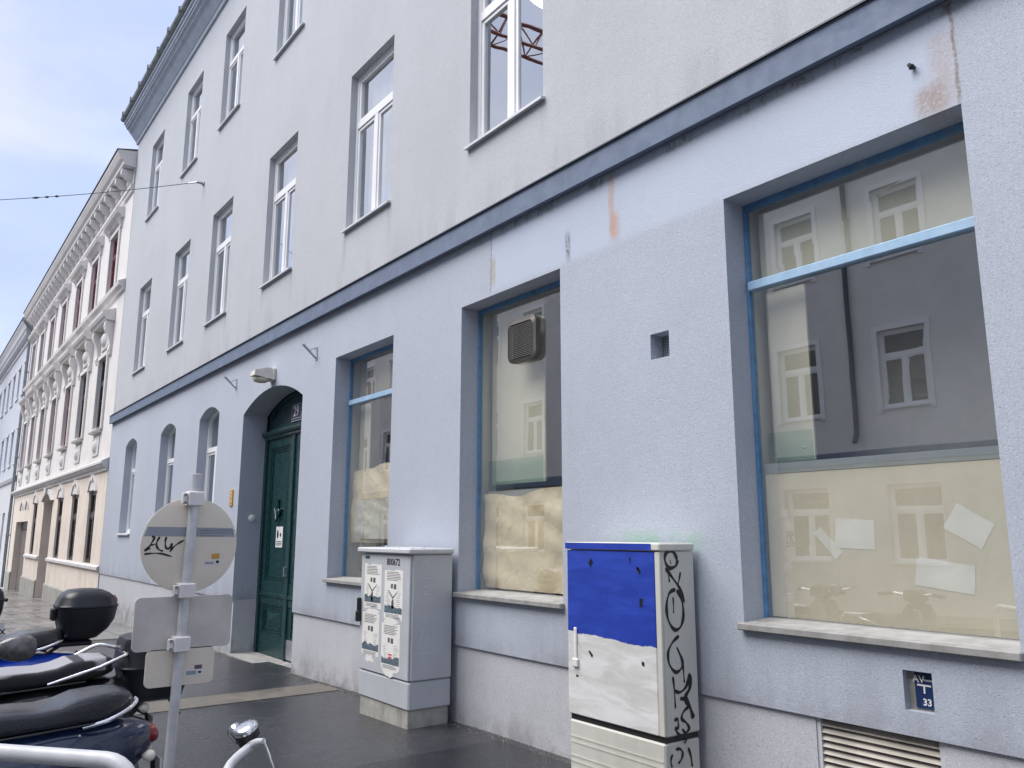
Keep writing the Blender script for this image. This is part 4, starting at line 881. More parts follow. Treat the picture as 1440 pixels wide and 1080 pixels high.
def poster(x, z0, z1, seed):
    rnd = random.Random(seed); w_ = .17; y = Y0-.0011
    po = MB(); n = 9; top = [(x-w_+2*w_*i/n, z1+rnd.uniform(-.012, .004)) for i in range(n+1)]; bot = [(x-w_+2*w_*i/n, z0+rnd.uniform(-.01, .03)) for i in range(n+1)]
    po.poly([(a, y, b) for a, b in bot] + [(a, y, b) for a, b in reversed(top)])
    o = po.build('poster', MAT['whitepaper'], dr1, fix=False)
    h = z1-z0; pr = MB(); y2 = y-.0006
    for k in range(6): pr.box(x-w_*.75, x+w_*rnd.uniform(.4, .8), y2-.0002, y2, z1-.025-k*.014, z1-.020-k*.014)
    for k in range(9): zz_ = z1-.19-k*.018; pr.box(x-w_*rnd.uniform(.6, .85), x-w_*rnd.uniform(.3, .55), y2-.0002, y2, zz_, zz_+.003); pr.box(x+w_*rnd.uniform(.3, .5), x+w_*rnd.uniform(.6, .85), y2-.0002, y2, zz_, zz_+.003)
    for k in range(3): pr.box(x-w_*.8, x+w_*rnd.uniform(.5, .8), y2-.0002, y2, z0+.045-k*.011, z0+.049-k*.011)
    pr.box(x-.05, x-.012, y2-.0002, y2, z1-.165, z1-.125); pr.box(x+.005, x+.05, y2-.0002, y2, z1-.17, z1-.125)
    if seed % 2 == 0:
        cz = z1-.30
        pr.poly([(x-.01+.028*math.cos(R(a))*rnd.uniform(.7, 1.1), y2, cz+.05*math.sin(R(a))*rnd.uniform(.8, 1.1)) for a in range(0, 360, 40)])
        pr.poly([(x-.01, y2, cz+.04), (x-.09, y2, cz+.11), (x-.085, y2, cz+.12), (x+.0, y2, cz+.055)]); pr.poly([(x, y2, cz+.05), (x+.07, y2, cz+.10), (x+.066, y2, cz+.108), (x-.01, y2, cz+.06)])
    pr.build('print', simple('faded_black_print', (.10, .10, .11), .7), o, fix=False)
    bw = MB(); t_ = [(x-w_*.95+1.9*w_*i/8, z0+.115+rnd.uniform(-.012, .018)) for i in range(9)]; b_ = [(a, z0+.06) for a, _ in t_]
    bw.poly([(a, y2, b) for a, b in b_] + [(a, y2, b) for a, b in reversed(t_)]); bw.build('print_strip', simple('slate_blue_print', (.10, .145, .18), .6, var=.4, sc=60), o, fix=False)
    if seed == 5: MB().box(x-.04, x+.03, y2-.0003, y2, z1-.30, z1-.285).box(x-.04, x+.03, y2-.0003, y2, z1-.275, z1-.26).build('red_mark', MAT['redprint'], o)
poster(-7.0, .93, 1.34, 2); poster(-6.60, .86, 1.30, 4); poster(-7.02, .50, .90, 3); poster(-6.63, .42, .83, 5)
for x, z, sc in ((-7.0, .905, .15), (-6.62, .845, .14), (-7.03, .485, .1), (-6.66, .405, .12)):
    MB().poly([(x+sc*math.cos(R(a))*random.uniform(.7, 1.1), Y0-.0008, z+.03*math.sin(R(a))*random.uniform(.6, 1.3)) for a in range(0, 360, 24)]).build('paper_scrap', MAT['whitepaper'], dr1, fix=False)
# pale scratched lettering on the side
sc = MB(); xs_ = X1+.0006
def side1(px, py): return onX(460+px/3.176, 740+py/3.176, xs_)
for st_ in ([(420, 195), (440, 150), (470, 140)], [(445, 150), (462, 200)], [(420, 232), (465, 232)], [(425, 275), (480, 265), (430, 305), (470, 300)], [(420, 335), (470, 330)], [(440, 340), (440, 445)], [(425, 410), (455, 400)], [(415, 515), (435, 460), (455, 515)], [(405, 545), (450, 540)], [(410, 570), (455, 565)], [(470, 530), (485, 560)]):
    sc.ribbon([side1(*q) for q in st_], .011, (1, 0, 0))
sc.build('scratched_tag', simple('pale_scratches', (.60, .61, .63), .6), c1, fix=False)

c2 = thing('painted_street_cabinet', 'street cabinet roughly painted blue and white with black graffiti on its side', 'cabinet', (-3.93, 3.9, 0))
X0, X1, Y0, Y1 = -4.362, -3.495, 3.745, 4.06
def painted(name):
    g = NG(name); Z = g.xyz(2); Xc = g.xyz(0)
    edge = g.math('ADD', Z, g.math('MULTIPLY', g.noise(6, 4, .6), .05)); edge = g.math('ADD', edge, g.math('MULTIPLY', Xc, .045))
    m = g.ramp(edge, .977, .983); st = g.noise(3, 5, .6, scl=(1, 1, 3.5), dist=.6)
    blue = g.mix(g.ramp(st, .35, .7), (.020, .052, .36), (.032, .075, .47)); wh = g.mix(g.ramp(st, .35, .65), (.60, .60, .57), (.78, .78, .77))
    g.bump(st, .15, .01); return g.fin(g.mix(m, wh, blue), .38)
MAT['painted'] = painted('blue_and_white_paint'); MAT['bluep'] = simple('blue_cabinet_paint', (.025, .058, .40), .38, var=.15)
MAT['cabcream'] = simple('cream_cabinet_plastic', (.62, .615, .55), .45, var=.04, sc=4, dirt=(.40, .38, .32), dirtamt=.45)
MB().box(X0+.02, X1-.03, Y0+.02, Y1-.01, -.25, .06, .006).build('concrete_base', MAT['concrete'], c2)
lw = MB().box(X0+.008, X1-.006, Y0+.006, Y1, .062, .402, .01)
for z in (.30, .265, .18, .145, .1): lw.box(X0+.02, X1-.02, Y0+.0035, Y0+.0055, z-.005, z+.005)
lw.build('lower_housing', MAT['cabcream'], c2)
MB().box(X0+.012, X1-.012, Y0+.018, Y1-.01, .4025, .436).build('shadow_gap', MAT['nearblack'], c2)  # near-black filler, the shade of the gap put into its colour
MB().box(X0, X1, Y0+.022, Y1, .437, 1.515, .008).build('housing', MAT['cabcream'], c2)
dr2 = MB().box(X0+.003, X1-.045, Y0, Y0+.0215, .441, 1.511, .005).build('door', MAT['painted'], c2)
MB().box(X1-.0445, X1-.001, Y0+.002, Y0+.0215, .441, 1.511, .004).build('corner_post', MAT['cabcream'], c2)
lid = MB().box(X0-.006, X1+.008, Y0-.008, Y1, 1.517, 1.565, .008).build('lid', MAT['cabcream'], c2)
MB().box(X0-.004, X1-.06, Y0-.0095, Y0-.0082, 1.521, 1.561).build('painted_front', MAT['bluep'], lid)
MB().box(X0+.075, X0+.105, Y0-.014, Y0-.001, .78, 1.0, .006).box(X0+.062, X0+.118, Y0-.02, Y0-.001, .745, .80, .006).build('handle', MAT['whitepaper'], dr2)
mk = MB(); y2 = Y0-.0012
def fr2(px, py): return onY(780+px/3.178, 740+py/3.178, y2)
for pts in ([(160, 142), (172, 160), (160, 184), (150, 164)], [(362, 185), (372, 180), (385, 205), (378, 216)], [(378, 325), (394, 322), (392, 360), (380, 362)], [(150, 558), (158, 556), (172, 578), (166, 588)], [(388, 604), (400, 608), (402, 630), (390, 622)], [(330, 140), (340, 145), (336, 165)], [(95, 660), (110, 668), (98, 676)]):
    mk.poly([fr2(*q) for q in pts])
mk.build('dark_marks', MAT['ink'], dr2, fix=False)
MB().poly([fr2(*q) for q in [(365, 188), (372, 186), (378, 200), (370, 202)]]).poly([fr2(*q) for q in [(95, 530), (108, 534), (106, 620), (96, 616)]]).build('scratch_marks', MAT['whitepaper'], dr2, fix=False)
gf = MB(); xs2 = X1+.0008
def sd2(px, py): return onX(780+px/3.178, 740+py/3.178, xs2)
for wd, st_ in ((.024, [(548, 150), (530, 116), (500, 118), (492, 150), (510, 186), (540, 178), (549, 150)]), (.017, [(505, 180), (509, 215), (513, 250)]), (.012, [(515, 150), (520, 170)]), (.022, [(495, 188), (525, 228), (560, 280), (580, 342)]), (.014, [(562, 204), (556, 240), (548, 270)]),
                (.022, [(540, 282), (512, 300), (500, 360), (508, 420), (535, 462), (562, 450), (575, 400), (568, 330), (545, 285)]), (.012, [(529, 316), (531, 350), (531, 390)]),
                (.020, [(556, 490), (530, 515), (508, 560), (512, 615), (540, 652), (566, 635), (570, 600), (545, 540)]), (.016, [(572, 600), (576, 650), (580, 700)]),
                (.017, [(528, 672), (534, 720), (540, 815)]), (.020, [(536, 735), (560, 742), (588, 715), (602, 655)]), (.034, [(602, 660), (604, 720), (585, 765), (605, 810), (620, 858)]), (.020, [(560, 770), (590, 775), (600, 800), (575, 830), (568, 860), (590, 880), (600, 905), (580, 930)]),
                (.018, [(535, 870), (550, 862), (552, 900), (538, 905), (560, 935), (595, 940)]), (.016, [(570, 905), (592, 945), (580, 970)])):
    gf.ribbon([sd2(*q) for q in st_], wd*1.2, (1, 0, 0))
gf.build('black_graffiti', MAT['ink'], c2, fix=False)
gl_ = MB()
for wd, st_ in ((.014, [(545, 998), (565, 996), (575, 1015), (568, 1045), (556, 1060)]), (.012, [(530, 1020), (522, 1050), (528, 1078)]), (.014, [(600, 990), (612, 1030), (618, 1075)])): gl_.ribbon([sd2(*q)-Vector((.004, 0, 0)) for q in st_], wd*1.4, (1, 0, 0))
gl_.build('black_graffiti', MAT['ink'], c2, fix=False)

# ================================================================== traffic sign seen from behind
SX = -5.02
sg = thing('traffic_sign', 'round traffic sign seen from behind with two rectangular plates on a grey post', 'sign', (SX, 1.36, 0))
pb_, pt_ = Vector((SX+.0, 1.345, -.3)), onX(277, 668, SX)
pdir = (pt_-pb_)/(pt_.z-pb_.z)
def onpole(z): return pb_+pdir*(z-pb_.z)
MB().tube([pb_, onpole(1.0), pt_], .028, 16).build('post', MAT['galv'], sg, smooth=50)
MB().lathe([(.029, 0), (.029, .006), (.005, .009)], pt_, (0, 0, 1), 14).build('cap', MAT['clamp'], sg, smooth=40)
xd = SX-.055
ctr = onX(266.5, 766, xd); rad = .272
dk = MB().lathe([(rad, 0), (rad+.004, .004), (rad+.004, .012), (rad-.004, .014)], ctr, (1, 0, 0), 48).build('sign_disc', MAT['signback'], sg, smooth=30)
xf = xd+.0146
def sgp(px, py): return onX(180+px/5.4, 660+py/5.4, xf)
def strip(za, zb, ya, yb, mat, name, par):
    MB().quad((xf, ya, za), (xf, yb, za), (xf, yb, zb), (xf, ya, zb)).build(name, mat, par)
za, zb = sgp(300, 508).z, sgp(300, 436).z
def chord(z): return math.sqrt(max(0, (rad-.006)**2-(z-ctr.z)**2))
MB().poly([(xf, ctr.y-chord(za), za), (xf, ctr.y+chord(za), za-.004), (xf, ctr.y+chord(zb), zb-.006), (xf, ctr.y-chord(zb), zb)]).build('tape_band', MAT['tape'], dk)
ik = MB(); xf2 = xf+.0008
def sk(px, py): q = sgp(px, py); return Vector((xf2, q.y, q.z))
for wd, st_ in ((.009, [(181, 512), (194, 511), (207, 514)]), (.009, [(205, 513), (184, 552), (158, 590), (122, 618)]), (.008, [(122, 618), (145, 612), (170, 600)]), (.008, [(165, 575), (192, 572), (222, 562)]), (.009, [(243, 512), (222, 545), (218, 582), (236, 610), (266, 621)]), (.009, [(292, 512), (283, 550), (286, 590), (302, 608)]), (.008, [(302, 608), (318, 590), (330, 562)]), (.009, [(334, 560), (328, 592), (320, 626)]), (.008, [(322, 620), (350, 585), (385, 560), (425, 538)]), (.008, [(120, 645), (180, 638), (250, 640), (332, 662)])):
    ik.ribbon([sk(*q) for q in st_], wd*1.45, (1, 0, 0))
for row, x1_ in ((463, 820), (482, 800), (506, 725)):
    q = 552
    while q < x1_:
        h = random.uniform(5, 11); ik.ribbon([sk(q, row-h/2), sk(q+5, row+h/2), sk(q+10, row-h/3)], .0022, (1, 0, 0)); q += random.uniform(12, 17)
ik.build('marker_scribble', MAT['ink'], dk, fix=False)['kind'] = 'stuff'
def stick(x0, y0, x1, y1, mat, name, par=dk, dx=0.0):
    a, b = sk(x0, y0), sk(x1, y1); MB().quad((xf2+dx, a.y, a.z), (xf2+dx, b.y, a.z), (xf2+dx, b.y, b.z), (xf2+dx, a.y, b.z)).build(name, mat, par)
stick(636, 640, 692, 678, MAT['orange'], 'orange_sticker'); stick(575, 698, 655, 725, MAT['white'], 'white_sticker'); stick(660, 686, 705, 722, MAT['white'], 'white_sticker'); stick(583, 703, 647, 718, MAT['tape'], 'sticker_print', dk, .0006); stick(668, 692, 690, 712, MAT['ink'], 'sticker_print', dk, .0006)
def rplate(px0, py0, px1, py1, mat, name, rr):
    a, b = onX(px0, py0, xd), onX(px1, py1, xd); cy_, cz_ = (a.y+b.y)/2, (a.z+b.z)/2; o_ = rrect(abs(b.y-a.y), abs(a.z-b.z), rr)
    m_ = MB().loft([[(xd+dx, cy_+p, cz_+q) for p, q in o_] for dx in (0, .012)]); return m_.build(name, mat, sg)
rplate(190, 841, 322, 907, MAT['signgrey'], 'upper_plate', .03)
r2_ = rplate(205.5, 915, 298, 958.5, MAT['signback'], 'lower_plate', .03)
def stick2(px0, py0, px1, py1, mat, dx=0):
    a, b = onX(140+px0/8, 860+py0/8, xd+.0135+dx), onX(140+px1/8, 860+py1/8, xd+.0135+dx); MB().quad((a.x, a.y, a.z), (a.x, b.y, a.z), (a.x, b.y, b.z), (a.x, a.y, b.z)).build('sticker', mat, r2_)
stick2(1070, 602, 1150, 640, simple('purple_sticker', (.14, .09, .16), .5)); stick2(965, 655, 1095, 725, MAT['white']); stick2(1098, 645, 1155, 710, MAT['white'], .0004); stick2(975, 672, 1085, 705, MAT['tape'], .0008); stick2(1108, 668, 1142, 690, MAT['navy'], .0009)
for px, py in ((272, 705), (262, 834), (253, 909)):
    q = onpole(onX(px, py-3, SX).z); m_ = MB().box(SX-.05, SX+.045, q.y-.045, q.y+.045, q.z-.04, q.z+.045, .006); m_.box(SX+.0, SX+.03, q.y-.075, q.y-.0455, q.z-.03, q.z+.035, .004)
    cl_ = m_.build('clamp', MAT['clamp'], sg)
    for dz in (-.02, .025): MB().lathe([(.009, 0), (.008, .012)], (SX+.03, q.y-.06, q.z+dz), (1, 0, 0), 6).build('clamp_bolt', MAT['gutter'], cl_)
# ================================================================== scooters (local: rear is +y, origin on the ground under the rear axle)
def sect(y, hw, zb, zt, r=.6, n=5):
    h = zt-zb; rr = min(hw, h/2)*r*1.0
    return [(x, y, (zb+zt)/2+z) for x, z in rrect(2*hw, h, rr, n)]
def zring(z, hw, y0, y1, r=.35, n=5):
    rr = min(hw, (y1-y0)/2)*r*1.4
    return [(x, (y0+y1)/2+y, z) for x, y in rrect(2*hw, y1-y0, rr, n)]
def seatmat(name, c, drops=True, panel=None):
    g = NG(name); n = g.noise(5, 4, .6); col = g.mix(g.ramp(n, .3, .7), mul3(c, .8), mul3(c, 1.2))
    if panel:
        Z, Y = g.xyz(2), g.xyz(1); X = g.math('ABSOLUTE', g.xyz(0))
        m = g.math('MULTIPLY', g.ramp(X, panel[1]-.005, panel[1]+.005, 1, 0), g.ramp(Z, panel[2]-.004, panel[2]+.004))
        for a, b in panel[3]: m = g.math('MULTIPLY', m, g.math('SUBTRACT', 1.0, g.band(Y, a, b, .006)))
        col = g.mix(m, col, panel[0])
    if drops:
        v = g.voro(150, 'F1'); d = g.ramp(v, .18, .34, 1, 0); g.bump(d, .8, .004)
        return g.fin(col, g.ramp(v, .2, .36, .05, .27), 0, .6)
    g.bump(g.noise(220, 3), .2, .003); return g.fin(col, .42, 0, .5)
def wet(name, c, coat=.6, rough=.25, metal=0.0):
    g = NG(name); v = g.voro(120, 'F1'); g.bump(g.ramp(v, .12, .24, 1, 0), .35, .003)
    return g.fin(g.mix(g.ramp(g.noise(4, 3), .3, .7), mul3(c, .85), mul3(c, 1.15)), rough, metal, .5, Coat_Weight=coat, Coat_Roughness=.06)
MAT['caseplastic'] = simple('wet_black_case_plastic', (.008, .010, .016), .36, var=.25, bump=.25, bsc=260)
def wheel(parent, y, r, wd, name):
    w_ = thing0(name, parent)
    MB().lathe([(r*.62, -wd*.35), (r*.85, -wd*.5), (r*.97, -wd*.36), (r, 0), (r*.97, wd*.36), (r*.85, wd*.5), (r*.62, wd*.35)], (0, y, r), (1, 0, 0), 28, cap=False).build('tyre', MAT['rubber'], w_, smooth=60)
    m = MB().lathe([(r*.66, -wd*.3), (r*.66, wd*.3), (r*.58, wd*.28), (r*.58, -wd*.28), (r*.66, -wd*.3)], (0, y, r), (1, 0, 0), 28, cap=False).lathe([(.04, -wd*.45), (.05, -wd*.2), (.05, wd*.2), (.04, wd*.45)], (0, y, r), (1, 0, 0), 14)
    for k in range(5):
        a = 2*math.pi*k/5; m.tube([(0, y+.03*math.cos(a), r+.03*math.sin(a)), (0, y+r*.62*math.cos(a), r+r*.62*math.sin(a))], .017, 6)
    m.build('rim', MAT['metal'], w_, smooth=50)
def thing0(name, parent):
    o = bpy.data.objects.new(name, None); COL.objects.link(o); o.parent = parent; WL[o] = Vector((0, 0, 0)); return o
def scooter(label, loc, rot, paint, seat, dz=0.0, dy=0.0, case=0, rail=True, plate_txt=None, lamp=True, name='scooter', bz=0.0):
    s = thing(name, label, 'scooter', loc, 'scooters parked at the kerb', local=True); s.rotation_euler.z = R(rot)
    wheel(s, 0, .235, .12, 'rear_wheel'); wheel(s, -1.30, .235, .11, 'front_wheel')
    # rear cowl
    sec = [(-.74, .09, .34, .70), (-.62, .15, .32, .74), (-.40, .20, .33, .79), (-.15, .215, .37, .815), (.05, .195, .45, .815), (.17, .15, .54, .80), (.25, .10, .62, .775), (.285, .055, .66, .745)]
    MB().loft([sect(y, hw, zb+dz, zt+dz-bz, .75, 6) for y, hw, zb, zt in sec]).build('rear_body', paint, s, smooth=50)
    se = [(-.66, .07, .77, .82), (-.60, .11, .77, .865), (-.48, .14, .785, .895), (-.36, .155, .80, .898), (-.24, .165, .81, .892), (-.15, .168, .812, .905), (-.08, .168, .815, .932), (.03, .158, .822, .942), (.11, .135, .835, .940), (.155, .10, .85, .925), (.172, .06, .865, .905)]
    MB().loft([sect(y+dy, hw, zb+dz, zt+dz, .55, 5) for y, hw, zb, zt in se]).build('seat', seat, s, smooth=60)
    for sx in (-1, 1): MB().tube([(sx*x, y+dy, z+dz) for x, y, z in [(.17, -.50, .79), (.185, -.25, .805), (.18, 0, .82)]], .006, 6).build('trim_strip', MAT['black'], s)
    # floor, leg shield, front
    MB().loft([sect(y, hw, zb, zt, .5) for y, hw, zb, zt in [(-1.02, .16, .27, .33), (-.85, .19, .25, .31), (-.60, .18, .26, .34)]]).build('floorboard', MAT['black'], s, smooth=45)
    MB().loft([[(x, -1.02-z*.22+.05*(1-abs(x)/.24)*-1, .30+z) for x in (-hw, -hw*.5, 0, hw*.5, hw)] + [(x, -.99-z*.22-.05*(1-abs(x)/.24), .30+z) for x in (hw, hw*.5, 0, -hw*.5, -hw)] for z, hw in ((0, .20), (.2, .225), (.4, .22), (.55, .18), (.65, .12))]).build('leg_shield', paint, s, smooth=50)
    MB().tube([(0, -1.30, .24), (0, -1.24, .5), (0, -1.12, .9)], [.04, .05, .04], 10).build('fork', MAT['metal'], s, smooth=50)
    MB().loft([[(x, -1.30+(.26+t)*math.sin(R(a)), .235+(.26+t)*math.cos(R(a))) for x, t in ((-.08, -.03), (-.06, .02), (0, .035), (.06, .02), (.08, -.03), (.06, -.012), (0, 0), (-.06, -.012))] for a in range(-70, 71, 14)]).build('front_mudguard', paint, s, smooth=50)
    hb = MB().tube([(-.34, -1.0, 1.05), (-.20, -1.06, 1.06), (0, -1.10, 1.03), (.20, -1.06, 1.06), (.34, -1.0, 1.05)], .014, 8).build('handlebar', MAT['chrome'], s, smooth=50)
    for sx in (-1, 1): MB().tube([(sx*.22, -1.05, 1.06), (sx*.36, -.99, 1.05)], .02, 10).build('grip', MAT['rubber'], hb, smooth=50)
    MB().loft([sect(y, hw, zb, zt, .9, 6) for y, hw, zb, zt in [(-1.03, .10, .98, 1.10), (-1.12, .12, .95, 1.12), (-1.20, .09, .97, 1.09)]]).build('headlight_housing', paint, s, smooth=50)
    MB().lathe([(.075, 0), (.07, .02), (.03, .035)], (0, -1.20, 1.03), (0, -1, 0), 18).build('headlight', MAT['lampglass'], s, smooth=50)
    MB().loft([sect(y, hw, zb, zt, .6) for y, hw, zb, zt in [(-.48, .13, .17, .30), (-.2, .12, .16, .34), (.05, .07, .18, .30)]]).build('engine', MAT['gutter'], s, smooth=45)
    MB().tube([(-.14, -.35, .22), (-.16, -.1, .25), (-.17, .12, .30), (-.17, .30, .34)], [.03, .055, .06, .045], 12).build('exhaust', MAT['metal'], s, smooth=50)
    MB().loft([[(x, (.27+t)*math.sin(R(a)), .235+(.27+t)*math.cos(R(a))) for x, t in ((-.075, -.02), (0, .02), (.075, -.02), (0, .005))] for a in range(20, 111, 15)]).build('rear_mudguard', MAT['black'], s, smooth=50)
    if lamp:
        MB().loft([sect(y, hw, zb+dz, zt+dz, .9, 5) for y, hw, zb, zt in [(.225, .095, .665, .765), (.275, .085, .668, .758), (.305, .06, .675, .74), (.318, .025, .69, .72)]]).build('tail_light', MAT['red'], s, smooth=60)
        for sx in (-1, 1):
            o = MB().lathe([(.006, -.02), (.024, 0), (.028, .014), (.022, .032), (.008, .04)], (sx*.13, .24, .63+dz), (sx*.25, 1, 0), 14).build('indicator', MAT['lampbody'], s, smooth=60)
            MB().tube([(sx*.05, .20, .64+dz), (sx*.13, .215, .63+dz)], .01, 6).build('stalk', MAT['black'], o)
    lp_ = MB().box(-.10, .10, .315, .321, .42, .60, .002).build('number_plate', MAT['white'], s)
    if plate_txt: text_mesh(plate_txt, .075, 'lettering', MAT['ink'], lp_, (0, .3225, .51), (-1, 0, 0), (0, 0, 1), .001)
    MB().tube([(0, .20, .66), (0, .30, .60), (0, .314, .45)], .012, 6).build('plate_bracket', MAT['black'], s)
    if rail:
        for sx in (-1, 1): MB().tube(smooth_path([Vector(q) for q in [(sx*.17, -.06+dy, .805+dz), (sx*.18, .04+dy, .825+dz), (sx*.16, .13+dy, .86+dz), (sx*.10, .18+dy, .885+dz), (sx*.09, .17+dy, .90+dz)]], 4), .0115, 8).build('grab_rail', MAT['chrome'], s, smooth=60)
    return s
RZ = -.075
navy = wet('navy_scooter_paint', (.008, .020, .060), .8, .22); blk = wet('black_scooter_paint', (.012, .012, .015), .5, .3); blue = wet('bright_blue_scooter_paint', (.012, .07, .52), .8, .25); gry = wet('dark_grey_scooter_paint', (.05, .06, .07), .6, .3)
s1 = scooter('navy blue scooter with rain-beaded dark seat, chrome grab rail and red tail light', (-4.55, .85, RZ), 0, navy, seatmat('wet_dark_vinyl', (.028, .032, .042)))
s2 = scooter('black scooter with pale grey seat panels and a boxy black top case behind the sign', (-5.55, 1.05, RZ), 0, blk, seatmat('grey_panel_vinyl', (.018, .019, .022), False, ((.36, .36, .38), .15, .905, [(-.16, -.10), (.02, .06)])), .035, -.09, rail=False, lamp=True)
# chrome carrier and black case on the second scooter
m = MB()
for sx in (-1, 1):
    if sx < 0: m.tube(smooth_path([Vector(q) for q in [(sx*.17, -.27, .87), (sx*.19, -.10, .955), (sx*.19, .02, 1.01), (sx*.15, .10, 1.0), (sx*.14, .16, .985)]], 4), .011, 8)
    if sx > 0: m.tube([(sx*.17, -.28, .855), (sx*.185, -.02, .93), (sx*.17, .12, .985)], .010, 8); m.tube([(sx*.12, .12, .985), (sx*.12, .42, .70)], .010, 6)
m.tube([(-.17, .12, .99), (.17, .12, .99)], .01, 6); m.build('luggage_carrier', MAT['chrome'], s2, smooth=60)
t2 = MB().loft([zring(z, hw, a, b) for z, hw, a, b in [(.70, .14, .20, .42), (.715, .165, .17, .47), (.80, .18, .135, .50), (.885, .192, .115, .515)]]).build('top_case', MAT['caseplastic'], s2, smooth=40)
MB().loft([zring(z, hw, a, b) for z, hw, a, b in [(.887, .200, .105, .525), (.90, .203, .10, .53), (.912, .196, .108, .522), (1.03, .192, .115, .51), (1.065, .18, .13, .49), (1.078, .15, .16, .45)]]).build('lid', MAT['caseplastic'], t2, smooth=40)
MB().box(-.12, .12, .516, .534, .83, .86, .004).build('reflector', MAT['red'], t2)
MB().tube([(.10, .40, .70), (.12, .46, .60)], .012, 8).build('carrier_leg', MAT['black'], s2)
mp_ = onX(24, 912, -4.98)-Vector((-5.55, 1.05, RZ))
ms = MB().tube(smooth_path([mp_+Vector((0, -.02, 0)), mp_+Vector((-.02, -.12, .03)), mp_+Vector((-.08, -.55, .0)), Vector((.20, -1.06, 1.06))], 4), .011, 8).build('mirror_stem', MAT['chrome'], s2, smooth=60)
MB().loft([[mp_+Vector((.075*a*math.cos(R(t))*.5, y, .062*a*math.sin(R(t)))) for t in range(0, 360, 24)] for y, a in ((-.11, .12), (-.085, .55), (-.04, .92), (.01, 1.08), (.055, 1.0), (.08, .7), (.088, .3))]).build('mirror', simple('wet_grey_mirror_shell', (.14, .135, .13), .2, .3, var=.3, sc=30, bump=.5, bsc=60), s2, smooth=70)
s3 = scooter('bright blue scooter with grey seat and rounded black top case with red reflector', (-7.1, .97, gz(-7.1)+RZ), 0, blue, seatmat('dark_grey_vinyl', (.06, .06, .065)), .075, -.06, rail=True, bz=.04)
def round_case(s, z0):
    t = MB().loft([zring(z0+z, hw, a, b,   .42, 7) for z, hw, a, b in [(-.045, .10, .14, .27), (-.03, .15, .11, .33), (.03, .185, .08, .40), (.10, .20, .06, .445), (.19, .205, .05, .46)]]).build('top_case', MAT['caseplastic'], s, smooth=50)
    MB().loft([zring(z0+z, hw, a, b,   .42, 7) for z, hw, a, b in [(.192, .209, .044, .462), (.205, .211, .042, .464), (.215, .203, .05, .455), (.262, .192, .065, .435), (.295, .17, .09, .40), (.318, .135, .13, .35), (.326, .08, .19, .29)]]).build('lid', MAT['caseplastic'], t, smooth=50)
    MB().loft([zring(z0+z, hw, a, b,   .42, 7) for z, hw, a, b in [(.225, .13, .30, .460), (.25, .125, .30, .456), (.272, .11, .30, .442)]]).build('reflector', MAT['red'], t, smooth=50)
    MB().box(-.05, .05, .02, .052, z0+.10, z0+.19, .008).build('latch', MAT['black'], t)
    MB().box(-.03, .03, .2, .25, z0+.3268, z0+.328).build('emblem', MAT['chrome'], t)
    MB().box(-.13, .13, .0, .30, z0-.085, z0-.046, .012).tube([(-.1, -.05, z0-.16), (-.1, .1, z0-.07)], .012, 6).tube([(.1, -.05, z0-.16), (.1, .1, z0-.07)], .012, 6).build('case_rack', MAT['black'], s)
    return t
round_case(s3, .975)
s4 = scooter('dark grey scooter parked along the kerb showing its number plate', (-9.75, .70, gz(-9.75)+RZ), -90, gry, seatmat('black_vinyl', (.02, .02, .022)), .02, 0, rail=True, plate_txt='W 27X')
round_case(s4, .95)
np4 = [c for c in s4.children if c.name.startswith('number_plate')][0]; np4.location.z = .33; np4.location.y = .02; np4.location.x = -.13
# ================================================================== steel hoop and bicycle
hp = thing('bike_hoop', 'thick grey painted tubular steel hoop beside the parked scooters', 'railing', (-3.0, .45, RZ))
A_ = Vector((-2.80, .665, .93)); dirh = Vector((-.40, -.335, .0)).normalized(); B_ = A_+dirh*1.15
arc = lambda c, u, v, r, a0, a1, n=7: [c+u*(r*math.cos(R(a0+(a1-a0)*k/n)))+v*(r*math.sin(R(a0+(a1-a0)*k/n))) for k in range(n+1)]
rr = .11; Zv = Vector((0, 0, 1)); cA = A_+dirh*rr-Zv*rr; cB = B_-dirh*rr-Zv*rr
path = [Vector((A_.x, A_.y, -.3))] + arc(cA, -dirh, Zv, rr, 0, 90) + arc(cB, -dirh, Zv, rr, 90, 180) + [Vector((B_.x, B_.y, -.3))]
MB().tube(path, .0255, 16).build('hoop', simple('grey_white_tube_paint', (.60, .61, .62), .38, var=.07, sc=10, dirt=(.45, .46, .47), dirtamt=.4, bump=.1, bsc=50), hp, smooth=60)
MB().tube([Vector((A_.x, A_.y, .42)), Vector((B_.x, B_.y, .42))], .018, 12).build('cross_rail', MAT['galv'], hp, smooth=60)

bk = thing('bicycle', 'parked city bicycle with silver handlebar and chrome bell', 'bicycle', (-2.22, .3, RZ))
bell = onX(346, 1027, -2.50)                 # bell on the handlebar
def bw(name, c, r):
    w_ = bpy.data.objects.new(name, None); COL.objects.link(w_); w_.parent = bk; WL[w_] = WL[bk]
    MB().lathe([(r-.02, -.015), (r-.004, -.012), (r, 0), (r-.004, .012), (r-.02, .015)], c, (1, 0, 0), 40, cap=False).build('tyre', MAT['rubber'], w_, smooth=60)
    MB().lathe([(r-.035, -.01), (r-.02, -.014), (r-.02, .014), (r-.035, .01), (r-.035, -.01)], c, (1, 0, 0), 40, cap=False).build('rim', MAT['chrome'], w_, smooth=50)
    m = MB().lathe([(.012, -.05), (.022, -.03), (.016, 0), (.022, .03), (.012, .05)], c, (1, 0, 0), 12)
    for k in range(20):
        a = 2*math.pi*k/20; m.tube([Vector(c)+Vector((.025*(-1)**k, 0, 0)), Vector(c)+Vector((0, (r-.03)*math.cos(a), (r-.03)*math.sin(a)))], .0015, 4)
    m.build('spokes', MAT['chrome'], w_)
BX = -2.24; g0 = RZ
